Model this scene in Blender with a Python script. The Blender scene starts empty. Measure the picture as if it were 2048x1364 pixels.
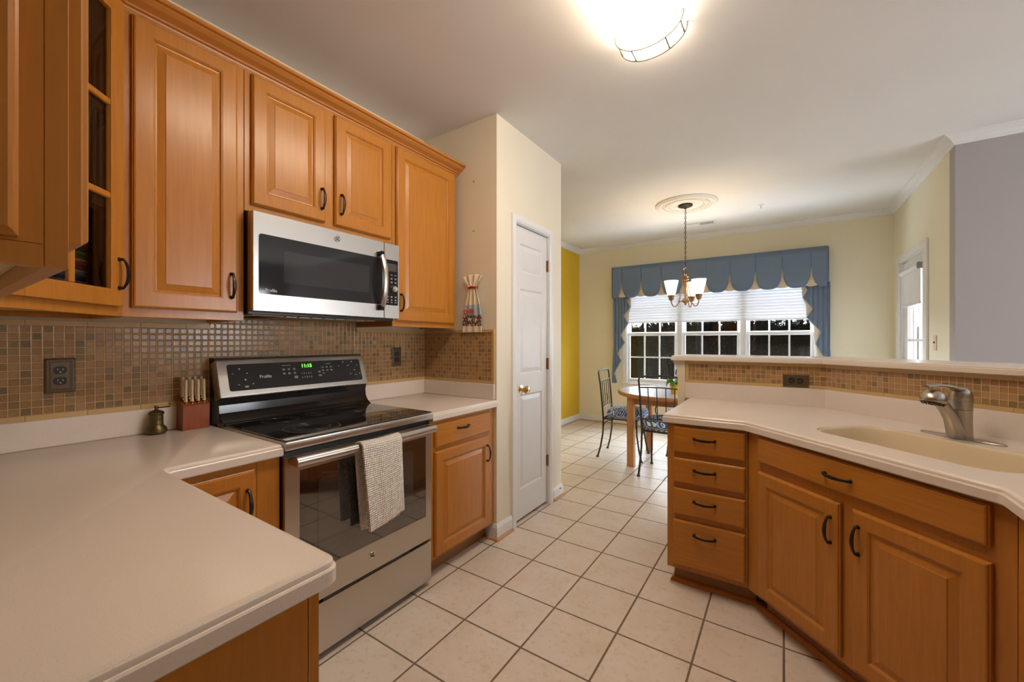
import bpy, bmesh, math, random
from mathutils import Vector, Matrix
PI = math.pi
random.seed(7)
S = bpy.context.scene
COL = S.collection

# ------------------------------------------------------------------ camera
cam_data = bpy.data.cameras.new('camera')
cam_data.sensor_width = 36.0
cam_data.lens = 812.5 / 2048 * 36.0
cam_data.shift_y = (681.3 - 682.0) / 2048
cam_data.clip_start = 0.02
cam = bpy.data.objects.new('camera', cam_data)
COL.objects.link(cam)
cam.location = (0, 0, 1.28)
cam.rotation_euler = (PI / 2, 0, 0.589)
S.camera = cam

# ------------------------------------------------------------------ world
W = bpy.data.worlds.new('world')
S.world = W
W.use_nodes = True
bg = W.node_tree.nodes['Background']
bg.inputs[0].default_value = (0.86, 0.93, 1.0, 1)
# overcast sky, brighter towards the north-west than towards the east
wt = W.node_tree
tc = wt.nodes.new('ShaderNodeTexCoord')
dp = wt.nodes.new('ShaderNodeVectorMath'); dp.operation = 'DOT_PRODUCT'; dp.inputs[1].default_value = (-0.35, 0.937, 0.0)
wt.links.new(tc.outputs['Generated'], dp.inputs[0])
mr = wt.nodes.new('ShaderNodeMapRange'); mr.interpolation_type = 'SMOOTHSTEP'
for k_, v_ in ((1, -0.2), (2, 0.85), (3, 1.3), (4, 17.0)):
    mr.inputs[k_].default_value = v_
wt.links.new(dp.outputs['Value'], mr.inputs[0])
wt.links.new(mr.outputs[0], bg.inputs[1])

# ------------------------------------------------------------------ lights
def light(name, kind, loc, rot, power, color, size=None, size_y=None):
    d = bpy.data.lights.new(name, kind)
    d.energy = power
    d.color = color
    if kind == 'AREA':
        d.shape = 'RECTANGLE'
        d.size = size
        d.size_y = size_y or size
    elif size is not None:
        d.shadow_soft_size = size
    o = bpy.data.objects.new(name, d)
    COL.objects.link(o)
    o.location = loc
    o.rotation_euler = rot
    return o

DAY = (0.86, 0.93, 1.0)
# daylight falling through the windows of the family room
light('daylight_east_window_a', 'AREA', (4.78, 1.8, 1.5), (0, PI / 2, 0), 26, (0.93, 0.96, 1.0), 1.5, 1.1)
light('daylight_east_window_b', 'AREA', (4.78, 3.35, 1.5), (0, PI / 2, 0), 32, (0.93, 0.96, 1.0), 1.5, 1.1)

# ------------------------------------------------------------------ view
VS = S.view_settings
VS.view_transform = 'Standard'
VS.look = 'None'
VS.exposure = 1.04
VS.gamma = 1.0
VS.use_curve_mapping = False

# ------------------------------------------------------------------ materials
class NT:
    """tiny wrapper to write node trees"""
    def __init__(s, name):
        s.m = bpy.data.materials.new(name)
        s.m.use_nodes = True
        s.t = s.m.node_tree
        s.b = s.t.nodes['Principled BSDF']
    def n(s, kind, ins=None, **props):
        nd = s.t.nodes.new(kind)
        for k, v in props.items():
            setattr(nd, k, v)
        if ins:
            for k, v in ins.items():
                s.set(nd.inputs[k], v)
        return nd
    def set(s, sock, v):
        if isinstance(v, bpy.types.NodeSocket):
            s.t.links.new(v, sock)
        elif isinstance(v, bpy.types.Node):
            s.t.links.new(v.outputs[0], sock)
        else:
            if hasattr(sock, 'default_value'):
                try:
                    sock.default_value = v
                except Exception:
                    sock.default_value = (*v, 1)
    def math(s, op, a, b=0.0, c=0.0, clamp=False):
        nd = s.n('ShaderNodeMath', {0: a, 1: b, 2: c}, operation=op, use_clamp=clamp)
        return nd.outputs[0]
    def vmath(s, op, a, b=(0, 0, 0)):
        nd = s.n('ShaderNodeVectorMath', {0: a, 1: b}, operation=op)
        return nd.outputs[0]
    def mix(s, f, a, b):
        nd = s.n('ShaderNodeMix', None, data_type='RGBA')
        s.set(nd.inputs[0], f); s.set(nd.inputs[6], c4(a)); s.set(nd.inputs[7], c4(b))
        return nd.outputs[2]
    def ramp(s, f, stops, interp='LINEAR'):
        nd = s.n('ShaderNodeValToRGB', {0: f})
        r = nd.color_ramp; r.interpolation = interp
        while len(r.elements) < len(stops):
            r.elements.new(0.5)
        for e, (p, c) in zip(r.elements, stops):
            e.position = p; e.color = c4(c)
        return nd.outputs[0]
    def noise(s, vec, scale, detail=2.0, rough=0.5, dist=0.0):
        return s.n('ShaderNodeTexNoise', {'Vector': vec, 'Scale': scale, 'Detail': detail, 'Roughness': rough, 'Distortion': dist}).outputs[0]
    def bump(s, h, strength=0.3, dist=0.002):
        nd = s.n('ShaderNodeBump', {'Height': h, 'Strength': strength, 'Distance': dist})
        s.set(s.b.inputs['Normal'], nd.outputs[0])
    def P(s, **kw):
        for k, v in kw.items():
            k = {'color': 'Base Color', 'rough': 'Roughness', 'metal': 'Metallic', 'spec': 'Specular IOR Level',
                 'coat': 'Coat Weight', 'coat_rough': 'Coat Roughness', 'trans': 'Transmission Weight', 'ior': 'IOR',
                 'emit': 'Emission Color', 'emit_s': 'Emission Strength', 'alpha': 'Alpha', 'sheen': 'Sheen Weight',
                 'aniso': 'Anisotropic'}[k]
            if k in ('Base Color', 'Emission Color') and isinstance(v, tuple):
                v = c4(v)
            s.set(s.b.inputs[k], v)
        return s
    def obj(s):
        return s.n('ShaderNodeTexCoord').outputs['Object']
    def uv(s):
        return s.n('ShaderNodeTexCoord').outputs['UV']

def c4(c):
    if isinstance(c, tuple):
        return c if len(c) == 4 else (*c, 1)
    return c

M = {}
def plain(name, color, rough=0.5, metal=0.0, **kw):
    t = NT(name)
    # faint procedural variation keeps every surface from being a flat colour
    n = t.noise(t.obj(), 9.0, 3.0)
    dark = tuple(x * 0.93 for x in color)
    t.P(color=t.mix(n, dark, color), rough=rough, metal=metal, **kw)
    M[name] = t.m
    return t

def paint(name, color, rough=0.6):
    t = NT(name)
    o = t.obj()
    n = t.noise(o, 2.5, 3.0)
    t.P(color=t.mix(n, tuple(x * 0.96 for x in color), tuple(min(1, x * 1.02) for x in color)), rough=rough, spec=0.3)
    t.bump(t.noise(o, 260, 2.0), 0.12, 0.001)
    M[name] = t.m

paint('wall_cream', (0.80, 0.735, 0.60))
paint('wall_dining', (0.83, 0.775, 0.60))
paint('wall_yellow', (0.70, 0.45, 0.03))
paint('wall_grey', (0.42, 0.385, 0.385))
paint('ceiling_white', (0.80, 0.785, 0.77), 0.8)
plain('trim_white', (0.80, 0.80, 0.80), 0.35)
plain('bar_trim', (0.74, 0.66, 0.50), 0.45)
plain('door_white', (0.76, 0.75, 0.75), 0.38)
plain('vinyl_white', (0.84, 0.86, 0.88), 0.35)
plain('plaster', (0.78, 0.76, 0.73), 0.7)

def wood(name, base, axis, rough=0.30, fig=1.0):
    t = NT(name)
    o = t.obj()
    sc = {'Z': (14, 14, 0.9), 'X': (0.9, 14, 14), 'Y': (14, 0.9, 14)}[axis]
    v = t.n('ShaderNodeMapping', {'Vector': o, 'Scale': sc}).outputs[0]
    g = t.noise(v, 5.0, 6.0, 0.6, 0.6)
    f = t.noise(o, 2.2, 2.0)
    hi = t.noise(v, 22.0, 3.0)
    d = tuple(x * (1 - 0.17 * fig) for x in base)
    l = tuple(min(1, x * (1 + 0.10 * fig)) for x in base)
    c = t.mix(t.ramp(g, [(0.3, (0, 0, 0)), (0.7, (1, 1, 1))]), d, l)
    c2 = t.mix(t.math('MULTIPLY', f, 0.35), c, tuple(x * y for x, y in zip(base, (0.86, 0.78, 0.70))))
    c3 = t.mix(t.math('MULTIPLY', hi, 0.18), c2, tuple(x * 0.7 for x in base))
    t.P(color=c3, rough=rough, coat=0.22, coat_rough=0.2, spec=0.35)
    t.bump(hi, 0.04, 0.001)
    M[name] = t.m

HONEY = (0.50, 0.195, 0.026)
wood('maple_vertical', HONEY, 'Z')
wood('maple_horizontal', HONEY, 'X')
wood('maple_molding', (0.54, 0.215, 0.042), 'Y', 0.32, 0.6)
wood('pine', (0.55, 0.25, 0.085), 'Z', 0.45)
wood('pine_horizontal', (0.50, 0.22, 0.075), 'X', 0.45)
wood('block_wood', (0.27, 0.06, 0.005), 'Z', 0.5, 1.3)
wood('shoe_wood', (0.55, 0.33, 0.18), 'X', 0.45, 0.5)
plain('cabinet_underside', (0.62, 0.45, 0.19), 0.5)
plain('cabinet_dark_inside', (0.055, 0.03, 0.018), 0.6)
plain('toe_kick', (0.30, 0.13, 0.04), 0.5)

# engineered stone counter
t = NT('counter')
o = t.obj()
sp = t.noise(o, 420, 2.0, 0.7)
cl = t.noise(o, 5, 3.0)
c = t.mix(cl, (0.715, 0.630, 0.570), (0.76, 0.68, 0.62))
c = t.mix(t.math('MULTIPLY', t.math('GREATER_THAN', sp, 0.64), 0.35), c, (0.40, 0.33, 0.27))
c = t.mix(t.math('MULTIPLY', t.math('LESS_THAN', sp, 0.37), 0.35), c, (0.84, 0.79, 0.72))
t.P(color=c, rough=0.24, spec=0.5)
M['counter'] = t.m
plain('sink_cream', (0.72, 0.60, 0.43), 0.28)

# glazed mosaic (UV in metres)
def mosaic(name):
    t = NT(name)
    uv = t.uv()
    p = 0.0262
    q = t.vmath('SCALE', uv)
    q.node.inputs['Scale'].default_value = 1.0 / p
    cell = t.vmath('FLOOR', q)
    fr = t.vmath('FRACTION', q)
    sx = t.n('ShaderNodeSeparateXYZ', {0: fr})
    ax = t.math('ABSOLUTE', t.math('SUBTRACT', sx.outputs[0], 0.5))
    ay = t.math('ABSOLUTE', t.math('SUBTRACT', sx.outputs[1], 0.5))
    mx = t.math('MAXIMUM', ax, ay)
    wn = t.n('ShaderNodeTexWhiteNoise', {'Vector': cell}, noise_dimensions='3D')
    r = wn.outputs[0]
    base = t.ramp(r, [(0.0, (0.35, 0.185, 0.080)), (0.2, (0.43, 0.245, 0.115)), (0.4, (0.32, 0.160, 0.068)),
                      (0.6, (0.39, 0.210, 0.098)), (0.74, (0.46, 0.28, 0.145)), (0.80, (0.135, 0.11, 0.055)),
                      (0.9, (0.20, 0.15, 0.07))], 'CONSTANT')
    cr = t.n('ShaderNodeTexVoronoi', {'Vector': uv, 'Scale': 330.0}, feature='DISTANCE_TO_EDGE').outputs[0]
    crack = t.math('LESS_THAN', cr, 0.11)
    nz = t.noise(uv, 90, 3.0, 0.7)
    c = t.mix(t.math('MULTIPLY', crack, 0.30), base, (0.60, 0.42, 0.24))
    c = t.mix(t.math('MULTIPLY', nz, 0.45), c, (0.25, 0.15, 0.07))
    # raised rim of each little tile
    rim = t.math('GREATER_THAN', mx, 0.385)
    c = t.mix(t.math('MULTIPLY', rim, 0.35), c, (0.24, 0.13, 0.055))
    grout = t.math('GREATER_THAN', mx, 0.445)
    c = t.mix(grout, c, (0.66, 0.42, 0.185))
    rg = t.math('ADD', t.math('MULTIPLY', grout, 0.5), 0.2)
    t.P(color=c, rough=rg, spec=0.38)
    h = t.ramp(mx, [(0.0, (0.55,) * 3), (0.33, (0.6,) * 3), (0.40, (1,) * 3), (0.435, (0.9,) * 3), (0.455, (0,) * 3)])
    t.bump(h, 0.9, 0.0016)
    M[name] = t.m
mosaic('mosaic')
plain('border_tile', (0.58, 0.385, 0.165), 0.4)

# floor tile, grid aligned with the room
t = NT('floor_tile')
o = t.obj()
p = 0.3044
q = t.n('ShaderNodeMapping', {'Vector': o, 'Location': (-0.0015 / p + 100, -0.211 / p + 100, 0), 'Scale': (1 / p, 1 / p, 0)}).outputs[0]
wob = t.noise(o, 30, 2.0)
fr = t.vmath('FRACTION', q)
cell = t.vmath('FLOOR', q)
sx = t.n('ShaderNodeSeparateXYZ', {0: fr})
ax = t.math('ABSOLUTE', t.math('SUBTRACT', sx.outputs[0], 0.5))
ay = t.math('ABSOLUTE', t.math('SUBTRACT', sx.outputs[1], 0.5))
mx = t.math('MAXIMUM', ax, ay)
mxw = t.math('ADD', mx, t.math('MULTIPLY', t.math('SUBTRACT', wob, 0.5), 0.006))
wn = t.n('ShaderNodeTexWhiteNoise', {'Vector': cell}, noise_dimensions='3D').outputs[0]
off = t.vmath('ADD', o, t.n('ShaderNodeTexWhiteNoise', {'Vector': cell}, noise_dimensions='3D').outputs[1])
n1 = t.noise(off, 7, 5.0, 0.62)
n2 = t.noise(off, 40, 4.0, 0.7)
c = t.ramp(n1, [(0.25, (0.68, 0.575, 0.48)), (0.5, (0.735, 0.65, 0.58)), (0.75, (0.76, 0.70, 0.655))])
c = t.mix(t.math('MULTIPLY', t.math('GREATER_THAN', n2, 0.58), 0.30), c, (0.52, 0.385, 0.27))
c = t.mix(t.math('MULTIPLY', wn, 0.16), c, (0.57, 0.46, 0.33))
grout = t.math('GREATER_THAN', mxw, 0.486)
gc = t.mix(t.noise(o, 3, 3.0), (0.125, 0.085, 0.055), (0.26, 0.19, 0.13))
c = t.mix(grout, c, gc)
t.P(color=c, rough=t.math('ADD', t.math('MULTIPLY', grout, 0.45), t.math('ADD', 0.27, t.math('MULTIPLY', n2, 0.12))), spec=0.5)
h = t.math('ADD', t.ramp(mxw, [(0.476, (1,) * 3), (0.49, (0,) * 3)]), t.math('MULTIPLY', n2, 0.10))
t.bump(h, 0.35, 0.003)
M['floor_tile'] = t.m

# metals and appliance finishes
def brushed(name, color, rough, axis='X'):
    t = NT(name)
    sc = {'X': (1, 120, 120), 'Z': (120, 120, 1), 'Y': (120, 1, 120)}[axis]
    v = t.n('ShaderNodeMapping', {'Vector': t.obj(), 'Scale': sc}).outputs[0]
    n = t.noise(v, 6.0, 3.0)
    t.P(color=t.mix(n, tuple(x * 0.93 for x in color), color), metal=1.0, rough=t.math('ADD', rough, t.math('MULTIPLY', n, 0.06)), aniso=0.4)
    t.bump(n, 0.05, 0.0005)
    M[name] = t.m
brushed('stainless', (0.60, 0.57, 0.53), 0.27)
brushed('nickel', (0.46, 0.42, 0.37), 0.28, 'Z')
plain('chrome', (0.75, 0.73, 0.70), 0.12, 1.0)
plain('band_grey', (0.16, 0.15, 0.14), 0.6)
plain('bronze_dark', (0.05, 0.037, 0.03), 0.35, 0.85)
plain('brass_aged', (0.36, 0.215, 0.11), 0.28, 1.0)
plain('brass_knob', (0.70, 0.50, 0.22), 0.18, 1.0)
plain('plate_bronze', (0.14, 0.10, 0.06), 0.4, 0.6)
plain('black_plastic', (0.012, 0.010, 0.010), 0.35)
plain('black_gloss', (0.010, 0.008, 0.008), 0.12)
plain('black_glass', (0.010, 0.009, 0.009), 0.03, spec=1.0, ior=1.9)
plain('grey_glass', (0.045, 0.042, 0.042), 0.05, spec=1.0, ior=1.8)
plain('smoked_glass', (0.022, 0.022, 0.023), 0.05, spec=0.35)
plain('smoked_window', (0.040, 0.040, 0.042), 0.06, spec=0.35)
plain('burner_mark', (0.055, 0.05, 0.05), 0.12)
plain('legend', (0.62, 0.62, 0.62), 0.6)
plain('iron', (0.055, 0.052, 0.055), 0.38, 0.7)
plain('mill_brass', (0.125, 0.095, 0.035), 0.36, 0.8)
plain('knife_handle', (0.66, 0.50, 0.31), 0.6)
plain('almond', (0.70, 0.50, 0.35), 0.4)
plain('red_cloth', (0.55, 0.012, 0.012), 0.7)
plain('red_print', (0.65, 0.03, 0.03), 0.7)
plain('pot_yellow', (0.75, 0.42, 0.02), 0.35)
plain('leaf', (0.10, 0.30, 0.03), 0.5)
plain('petal', (0.85, 0.85, 0.82), 0.5)
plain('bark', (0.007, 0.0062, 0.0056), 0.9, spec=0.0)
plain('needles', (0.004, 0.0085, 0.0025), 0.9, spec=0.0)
plain('carpet', (0.22, 0.18, 0.14), 0.95)  # for the added cover that dims bounce from the family room floor
plain('deck', (0.55, 0.55, 0.55), 0.7)

t = NT('display_green'); t.P(color=(0, 0.02, 0), emit=(0.12, 1.0, 0.06), emit_s=1.6); M['display_green'] = t.m
t = NT('lens_glow')
t.P(color=(0.85, 0.82, 0.76), emit=(1.0, 0.83, 0.63), emit_s=10.0, rough=0.5); M['lens_glow'] = t.m
t = NT('shade_glow')
z = t.n('ShaderNodeSeparateXYZ', {0: t.obj()}).outputs[2]
t.P(color=(0.85, 0.80, 0.70), emit=(1.0, 0.80, 0.52), emit_s=1.1, rough=0.3); M['shade_glow'] = t.m

def glass(name, tint=(1, 1, 1), rough=0.0):
    t = NT(name)
    tr = t.n('ShaderNodeBsdfTransparent', {0: c4(tint)})
    gl = t.n('ShaderNodeBsdfGlossy', {0: (1, 1, 1, 1), 'Roughness': rough + 0.01})
    lw = t.n('ShaderNodeLayerWeight', {'Blend': 0.5}).outputs['Facing']
    rf = t.math('MULTIPLY_ADD', t.math('POWER', lw, 5.0), 0.9, 0.035)
    mxn = t.n('ShaderNodeMixShader', {0: rf, 1: tr.outputs[0], 2: gl.outputs[0]})
    t.t.links.new(mxn.outputs[0], t.t.nodes['Material Output'].inputs[0])
    M[name] = t.m
glass('window_glass', (0.93, 0.95, 0.96))
glass('cabinet_glass', (0.80, 0.78, 0.75))
glass('oven_glass', (0.30, 0.27, 0.25))

def cloth(name, color, rough=0.85, scale=900, strength=0.25, sub=0.0, color2=None):
    t = NT(name)
    o = t.obj()
    n = t.noise(o, scale, 2.0)
    t.P(color=t.mix(t.noise(o, 7, 3.0), tuple(x * 0.9 for x in (color2 or color)), color), rough=rough, sheen=0.25, spec=0.2)
    t.bump(n, strength, 0.001)
    M[name] = t.m
    return t
cloth('valance_blue', (0.165, 0.225, 0.325))
cloth('valance_cream', (0.72, 0.60, 0.44))
cloth('lining_cream', (0.75, 0.70, 0.60))
cloth('towel_cream', (0.80, 0.73, 0.60))

# waffle towel
t = NT('towel_waffle')
uv = t.uv()
q = t.vmath('SCALE', uv); q.node.inputs['Scale'].default_value = 1 / 0.0085
s2 = t.n('ShaderNodeSeparateXYZ', {0: q})
a = t.math('SINE', t.math('MULTIPLY', t.math('ADD', s2.outputs[0], s2.outputs[1]), PI))
b_ = t.math('SINE', t.math('MULTIPLY', t.math('SUBTRACT', s2.outputs[0], s2.outputs[1]), PI))
h = t.math('MULTIPLY', a, b_)
t.P(color=t.mix(t.math('MULTIPLY_ADD', h, 0.5, 0.5), (0.82, 0.77, 0.71), (0.93, 0.90, 0.86)), rough=0.9, sheen=0.3, spec=0.15)
t.bump(h, 0.8, 0.004)
M['towel_waffle'] = t.m

# printed tea towel: bands of colour along its height (object z, tie at z = 0)
t = NT('towel_print')
o = t.obj()
zz = t.n('ShaderNodeSeparateXYZ', {0: o})
n = t.noise(o, 70, 2.0, 0.6)
blk = t.n('ShaderNodeTexVoronoi', {'Vector': o, 'Scale': 95.0}).outputs[1]
band = t.ramp(t.math('MULTIPLY_ADD', zz.outputs[2], 1.0, 0.30),
              [(0.0, (0.80, 0.70, 0.56)), (0.045, (0.16, 0.10, 0.075)), (0.115, (0.40, 0.52, 0.60)),
               (0.185, (0.80, 0.72, 0.58))], 'CONSTANT')
isb = t.ramp(t.math('MULTIPLY_ADD', zz.outputs[2], 1.0, 0.30), [(0.0, (0, 0, 0)), (0.045, (1, 1, 1)), (0.115, (0, 0, 0))], 'CONSTANT')
pic = t.ramp(blk, [(0.0, (0.03, 0.02, 0.02)), (0.35, (0.22, 0.10, 0.07)), (0.6, (0.65, 0.55, 0.45)), (0.75, (0.25, 0.24, 0.25)), (0.9, (0.6, 0.35, 0.2))], 'CONSTANT')
t.P(color=t.mix(t.math('MULTIPLY', isb, 0.85), band, pic), rough=0.9, spec=0.15)
t.bump(t.noise(o, 500, 2), 0.3, 0.001)
M['towel_print'] = t.m

# pleated shade, lets the sky glow through
t = NT('shade_fabric')
df = t.n('ShaderNodeBsdfDiffuse', {0: (0.88, 0.89, 0.92, 1)})
tl = t.n('ShaderNodeBsdfTranslucent', {0: (0.88, 0.90, 0.95, 1)})
mxn = t.n('ShaderNodeMixShader', {0: 0.06, 1: df.outputs[0], 2: tl.outputs[0]})
t.t.links.new(mxn.outputs[0], t.t.nodes['Material Output'].inputs[0])
M['shade_fabric'] = t.m

# cushion: white concentric hexagon-like lines on blue
t = NT('cushion_print')
o = t.obj()
s3 = t.n('ShaderNodeSeparateXYZ', {0: o})
sumxy = t.math('ADD', s3.outputs[0], s3.outputs[1])
u = t.math('MULTIPLY', t.math('ADD', sumxy, 0.02), 1 / 0.13)
v = t.math('MULTIPLY', t.math('ADD', t.math('ADD', s3.outputs[2], t.math('MULTIPLY', t.math('SUBTRACT', s3.outputs[0], s3.outputs[1]), 0.8)), 0.03), 1 / 0.12)
du = t.math('ABSOLUTE', t.math('SUBTRACT', t.math('FRACT', u), 0.5))
dv = t.math('ABSOLUTE', t.math('SUBTRACT', t.math('FRACT', v), 0.5))
dd = t.math('MAXIMUM', t.math('ADD', du, t.math('MULTIPLY', dv, 0.6)), t.math('MULTIPLY', dv, 1.3))
ln = t.math('LESS_THAN', t.math('FRACT', t.math('MULTIPLY', dd, 3.6)), 0.24)
t.P(color=t.mix(ln, (0.035, 0.115, 0.30), (0.78, 0.83, 0.88)), rough=0.85, sheen=0.2)
M['cushion_print'] = t.m

# table top: pale square tiles
t = NT('table_tiles')
o = t.obj()
q = t.n('ShaderNodeMapping', {'Vector': o, 'Rotation': (0, 0, 0.5), 'Location': (10, 10, 0), 'Scale': (1 / 0.155, 1 / 0.155, 0)}).outputs[0]
fr = t.vmath('FRACTION', q)
sx = t.n('ShaderNodeSeparateXYZ', {0: fr})
mx = t.math('MAXIMUM', t.math('ABSOLUTE', t.math('SUBTRACT', sx.outputs[0], 0.5)), t.math('ABSOLUTE', t.math('SUBTRACT', sx.outputs[1], 0.5)))
t.P(color=t.mix(t.math('GREATER_THAN', mx, 0.482), (0.72, 0.71, 0.74), (0.45, 0.42, 0.42)), rough=0.18)
M['table_tiles'] = t.m

# woodland floor
t = NT('leaf_litter')
o = t.obj()
n = t.noise(o, 3.0, 8.0, 0.75)
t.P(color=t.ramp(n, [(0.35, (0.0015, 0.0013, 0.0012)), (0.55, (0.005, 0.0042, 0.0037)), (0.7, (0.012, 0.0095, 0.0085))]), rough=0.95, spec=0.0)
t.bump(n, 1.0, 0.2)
M['leaf_litter'] = t.m

# ------------------------------------------------------------------ mesh helpers
class MB:
    """collects geometry and links it as ONE mesh object"""
    def __init__(s):
        s.v = []; s.f = []; s.uv = {}; s.T = Matrix.Identity(4)
    def add(s, vs, fs, uvs=None):
        o = len(s.v)
        s.v += [tuple(s.T @ Vector(p)) for p in vs]
        for i, f in enumerate(fs):
            if uvs:
                s.uv[len(s.f)] = uvs[i]
            s.f.append(tuple(o + k for k in f))
        return s
    def box(s, x0, x1, y0, y1, z0, z1, bev=0.0, seg=1):
        x0, x1 = min(x0, x1), max(x0, x1); y0, y1 = min(y0, y1), max(y0, y1); z0, z1 = min(z0, z1), max(z0, z1)
        bm = bmesh.new()
        bmesh.ops.create_cube(bm, size=1)
        for v in bm.verts:
            v.co = ((x0 + x1) / 2 + v.co.x * (x1 - x0), (y0 + y1) / 2 + v.co.y * (y1 - y0), (z0 + z1) / 2 + v.co.z * (z1 - z0))
        if bev > 0:
            bmesh.ops.bevel(bm, geom=bm.edges[:], offset=bev, segments=seg, affect='EDGES', profile=0.6)
        return s.bm(bm)
    def bm(s, bm):
        bm.verts.index_update()
        s.add([v.co[:] for v in bm.verts], [[v.index for v in f.verts] for f in bm.faces])
        bm.free()
        return s
    def tube(s, pts, r, seg=10, closed=False, flat=None, cap=True):
        """pts: path; r: radius or list; flat: (a, b) scales of the section axes"""
        P = [Vector(p) for p in pts]; n = len(P)
        R = r if isinstance(r, (list, tuple)) else [r] * n
        fa, fb = flat or (1, 1)
        t0 = (P[1] - P[0]).normalized()
        up = Vector((0, 0, 1)) if abs(t0.z) < 0.9 else Vector((0, 1, 0))
        a = t0.cross(up).normalized()
        vs = []; fs = []
        for i in range(n):
            if closed:
                t = (P[(i + 1) % n] - P[i - 1]).normalized()
            else:
                t = (P[min(i + 1, n - 1)] - P[max(i - 1, 0)]).normalized()
            a = (a - t * a.dot(t))
            a = a.normalized() if a.length > 1e-6 else t.orthogonal().normalized()
            b = t.cross(a)
            for k in range(seg):
                w = 2 * PI * k / seg
                vs.append(P[i] + a * (math.cos(w) * R[i] * fa) + b * (math.sin(w) * R[i] * fb))
        m = n if closed else n - 1
        for i in range(m):
            j = (i + 1) % n
            for k in range(seg):
                l = (k + 1) % seg
                fs.append((i * seg + k, i * seg + l, j * seg + l, j * seg + k))
        if cap and not closed:
            fs.append(tuple(range(seg - 1, -1, -1)))
            fs.append(tuple((n - 1) * seg + k for k in range(seg)))
        return s.add(vs, fs)
    def lathe(s, prof, c=(0, 0, 0), seg=24, axis='Z', sx=1.0, sy=1.0, cap=True):
        vs = []; fs = []
        for r, z in prof:
            for k in range(seg):
                w = 2 * PI * k / seg
                x, y = r * math.cos(w) * sx, r * math.sin(w) * sy
                p = {'Z': (x, y, z), 'X': (z, x, y), 'Y': (x, -z, y)}[axis]
                vs.append((c[0] + p[0], c[1] + p[1], c[2] + p[2]))
        n = len(prof)
        for i in range(n - 1):
            for k in range(seg):
                l = (k + 1) % seg
                fs.append((i * seg + k, i * seg + l, (i + 1) * seg + l, (i + 1) * seg + k))
        if cap:
            fs.append(tuple(range(seg - 1, -1, -1)))
            fs.append(tuple((n - 1) * seg + k for k in range(seg)))
        return s.add(vs, fs)
    def loft(s, rings, closed=True, cap0=True, cap1=True):
        n = len(rings[0]); vs = [p for r in rings for p in r]; fs = []
        for i in range(len(rings) - 1):
            for k in range(n if closed else n - 1):
                l = (k + 1) % n
                fs.append((i * n + k, i * n + l, (i + 1) * n + l, (i + 1) * n + k))
        if cap0: fs.append(tuple(range(n - 1, -1, -1)))
        if cap1: fs.append(tuple((len(rings) - 1) * n + k for k in range(n)))
        return s.add(vs, fs)
    def prism(s, poly, z0, z1):
        return s.loft([[(x, y, z0) for x, y in poly], [(x, y, z1) for x, y in poly]])
    def sweep(s, path, prof, closed=False):
        """path: xy points; prof: closed loop of (out, z); out = to the RIGHT of travel"""
        n = len(path); P = [Vector(p) for p in path]
        rings = []
        for i in range(n):
            d0 = (P[i] - P[i - 1]).normalized() if (i > 0 or closed) else None
            d1 = (P[(i + 1) % n] - P[i]).normalized() if (i < n - 1 or closed) else None
            if d0 is None: d0 = d1
            if d1 is None: d1 = d0
            n0 = Vector((d0.y, -d0.x)); n1 = Vector((d1.y, -d1.x))
            m = (n0 + n1); m = m / max(0.3, m.length)
            k = 1 / max(0.3, m.dot(n0))
            rings.append([(P[i].x + m.x * k * a, P[i].y + m.y * k * a, z) for a, z in prof])
        if closed:
            rings.append(rings[0])
        return s.loft(rings, True, not closed, not closed)
    def grid(s, fn, nu, nv, uv=None, closed_u=False):
        vs = [fn(i / nu, j / nv) for j in range(nv + 1) for i in range(nu + 1)]
        fs = []; us = []
        for j in range(nv):
            for i in range(nu):
                a = j * (nu + 1) + i
                fs.append((a, a + 1, a + nu + 2, a + nu + 1))
                if uv:
                    us.append([uv(i / nu, j / nv), uv((i + 1) / nu, j / nv), uv((i + 1) / nu, (j + 1) / nv), uv(i / nu, (j + 1) / nv)])
        return s.add(vs, fs, us if uv else None)
    def build(s, name, mat, parent=None, smooth=35, loc=None, solid=0, fix=True):
        me = bpy.data.meshes.new(name)
        me.from_pydata(s.v, [], s.f)
        if s.uv:
            l = me.uv_layers.new(name='UVMap')
            for fi, co in s.uv.items():
                for li, c in zip(me.polygons[fi].loop_indices, co):
                    l.data[li].uv = c
        if fix:
            b = bmesh.new(); b.from_mesh(me)
            bmesh.ops.recalc_face_normals(b, faces=b.faces[:])
            b.to_mesh(me); b.free()
        me.materials.append(M[mat])
        if smooth:
            for p in me.polygons: p.use_smooth = True
            me.set_sharp_from_angle(angle=math.radians(smooth))
        o = bpy.data.objects.new(name, me)
        COL.objects.link(o)
        if parent: o.parent = parent
        if loc: o.location = loc
        if solid:
            md = o.modifiers.new('thickness', 'SOLIDIFY'); md.thickness = solid; md.offset = 0
        return o

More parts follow.
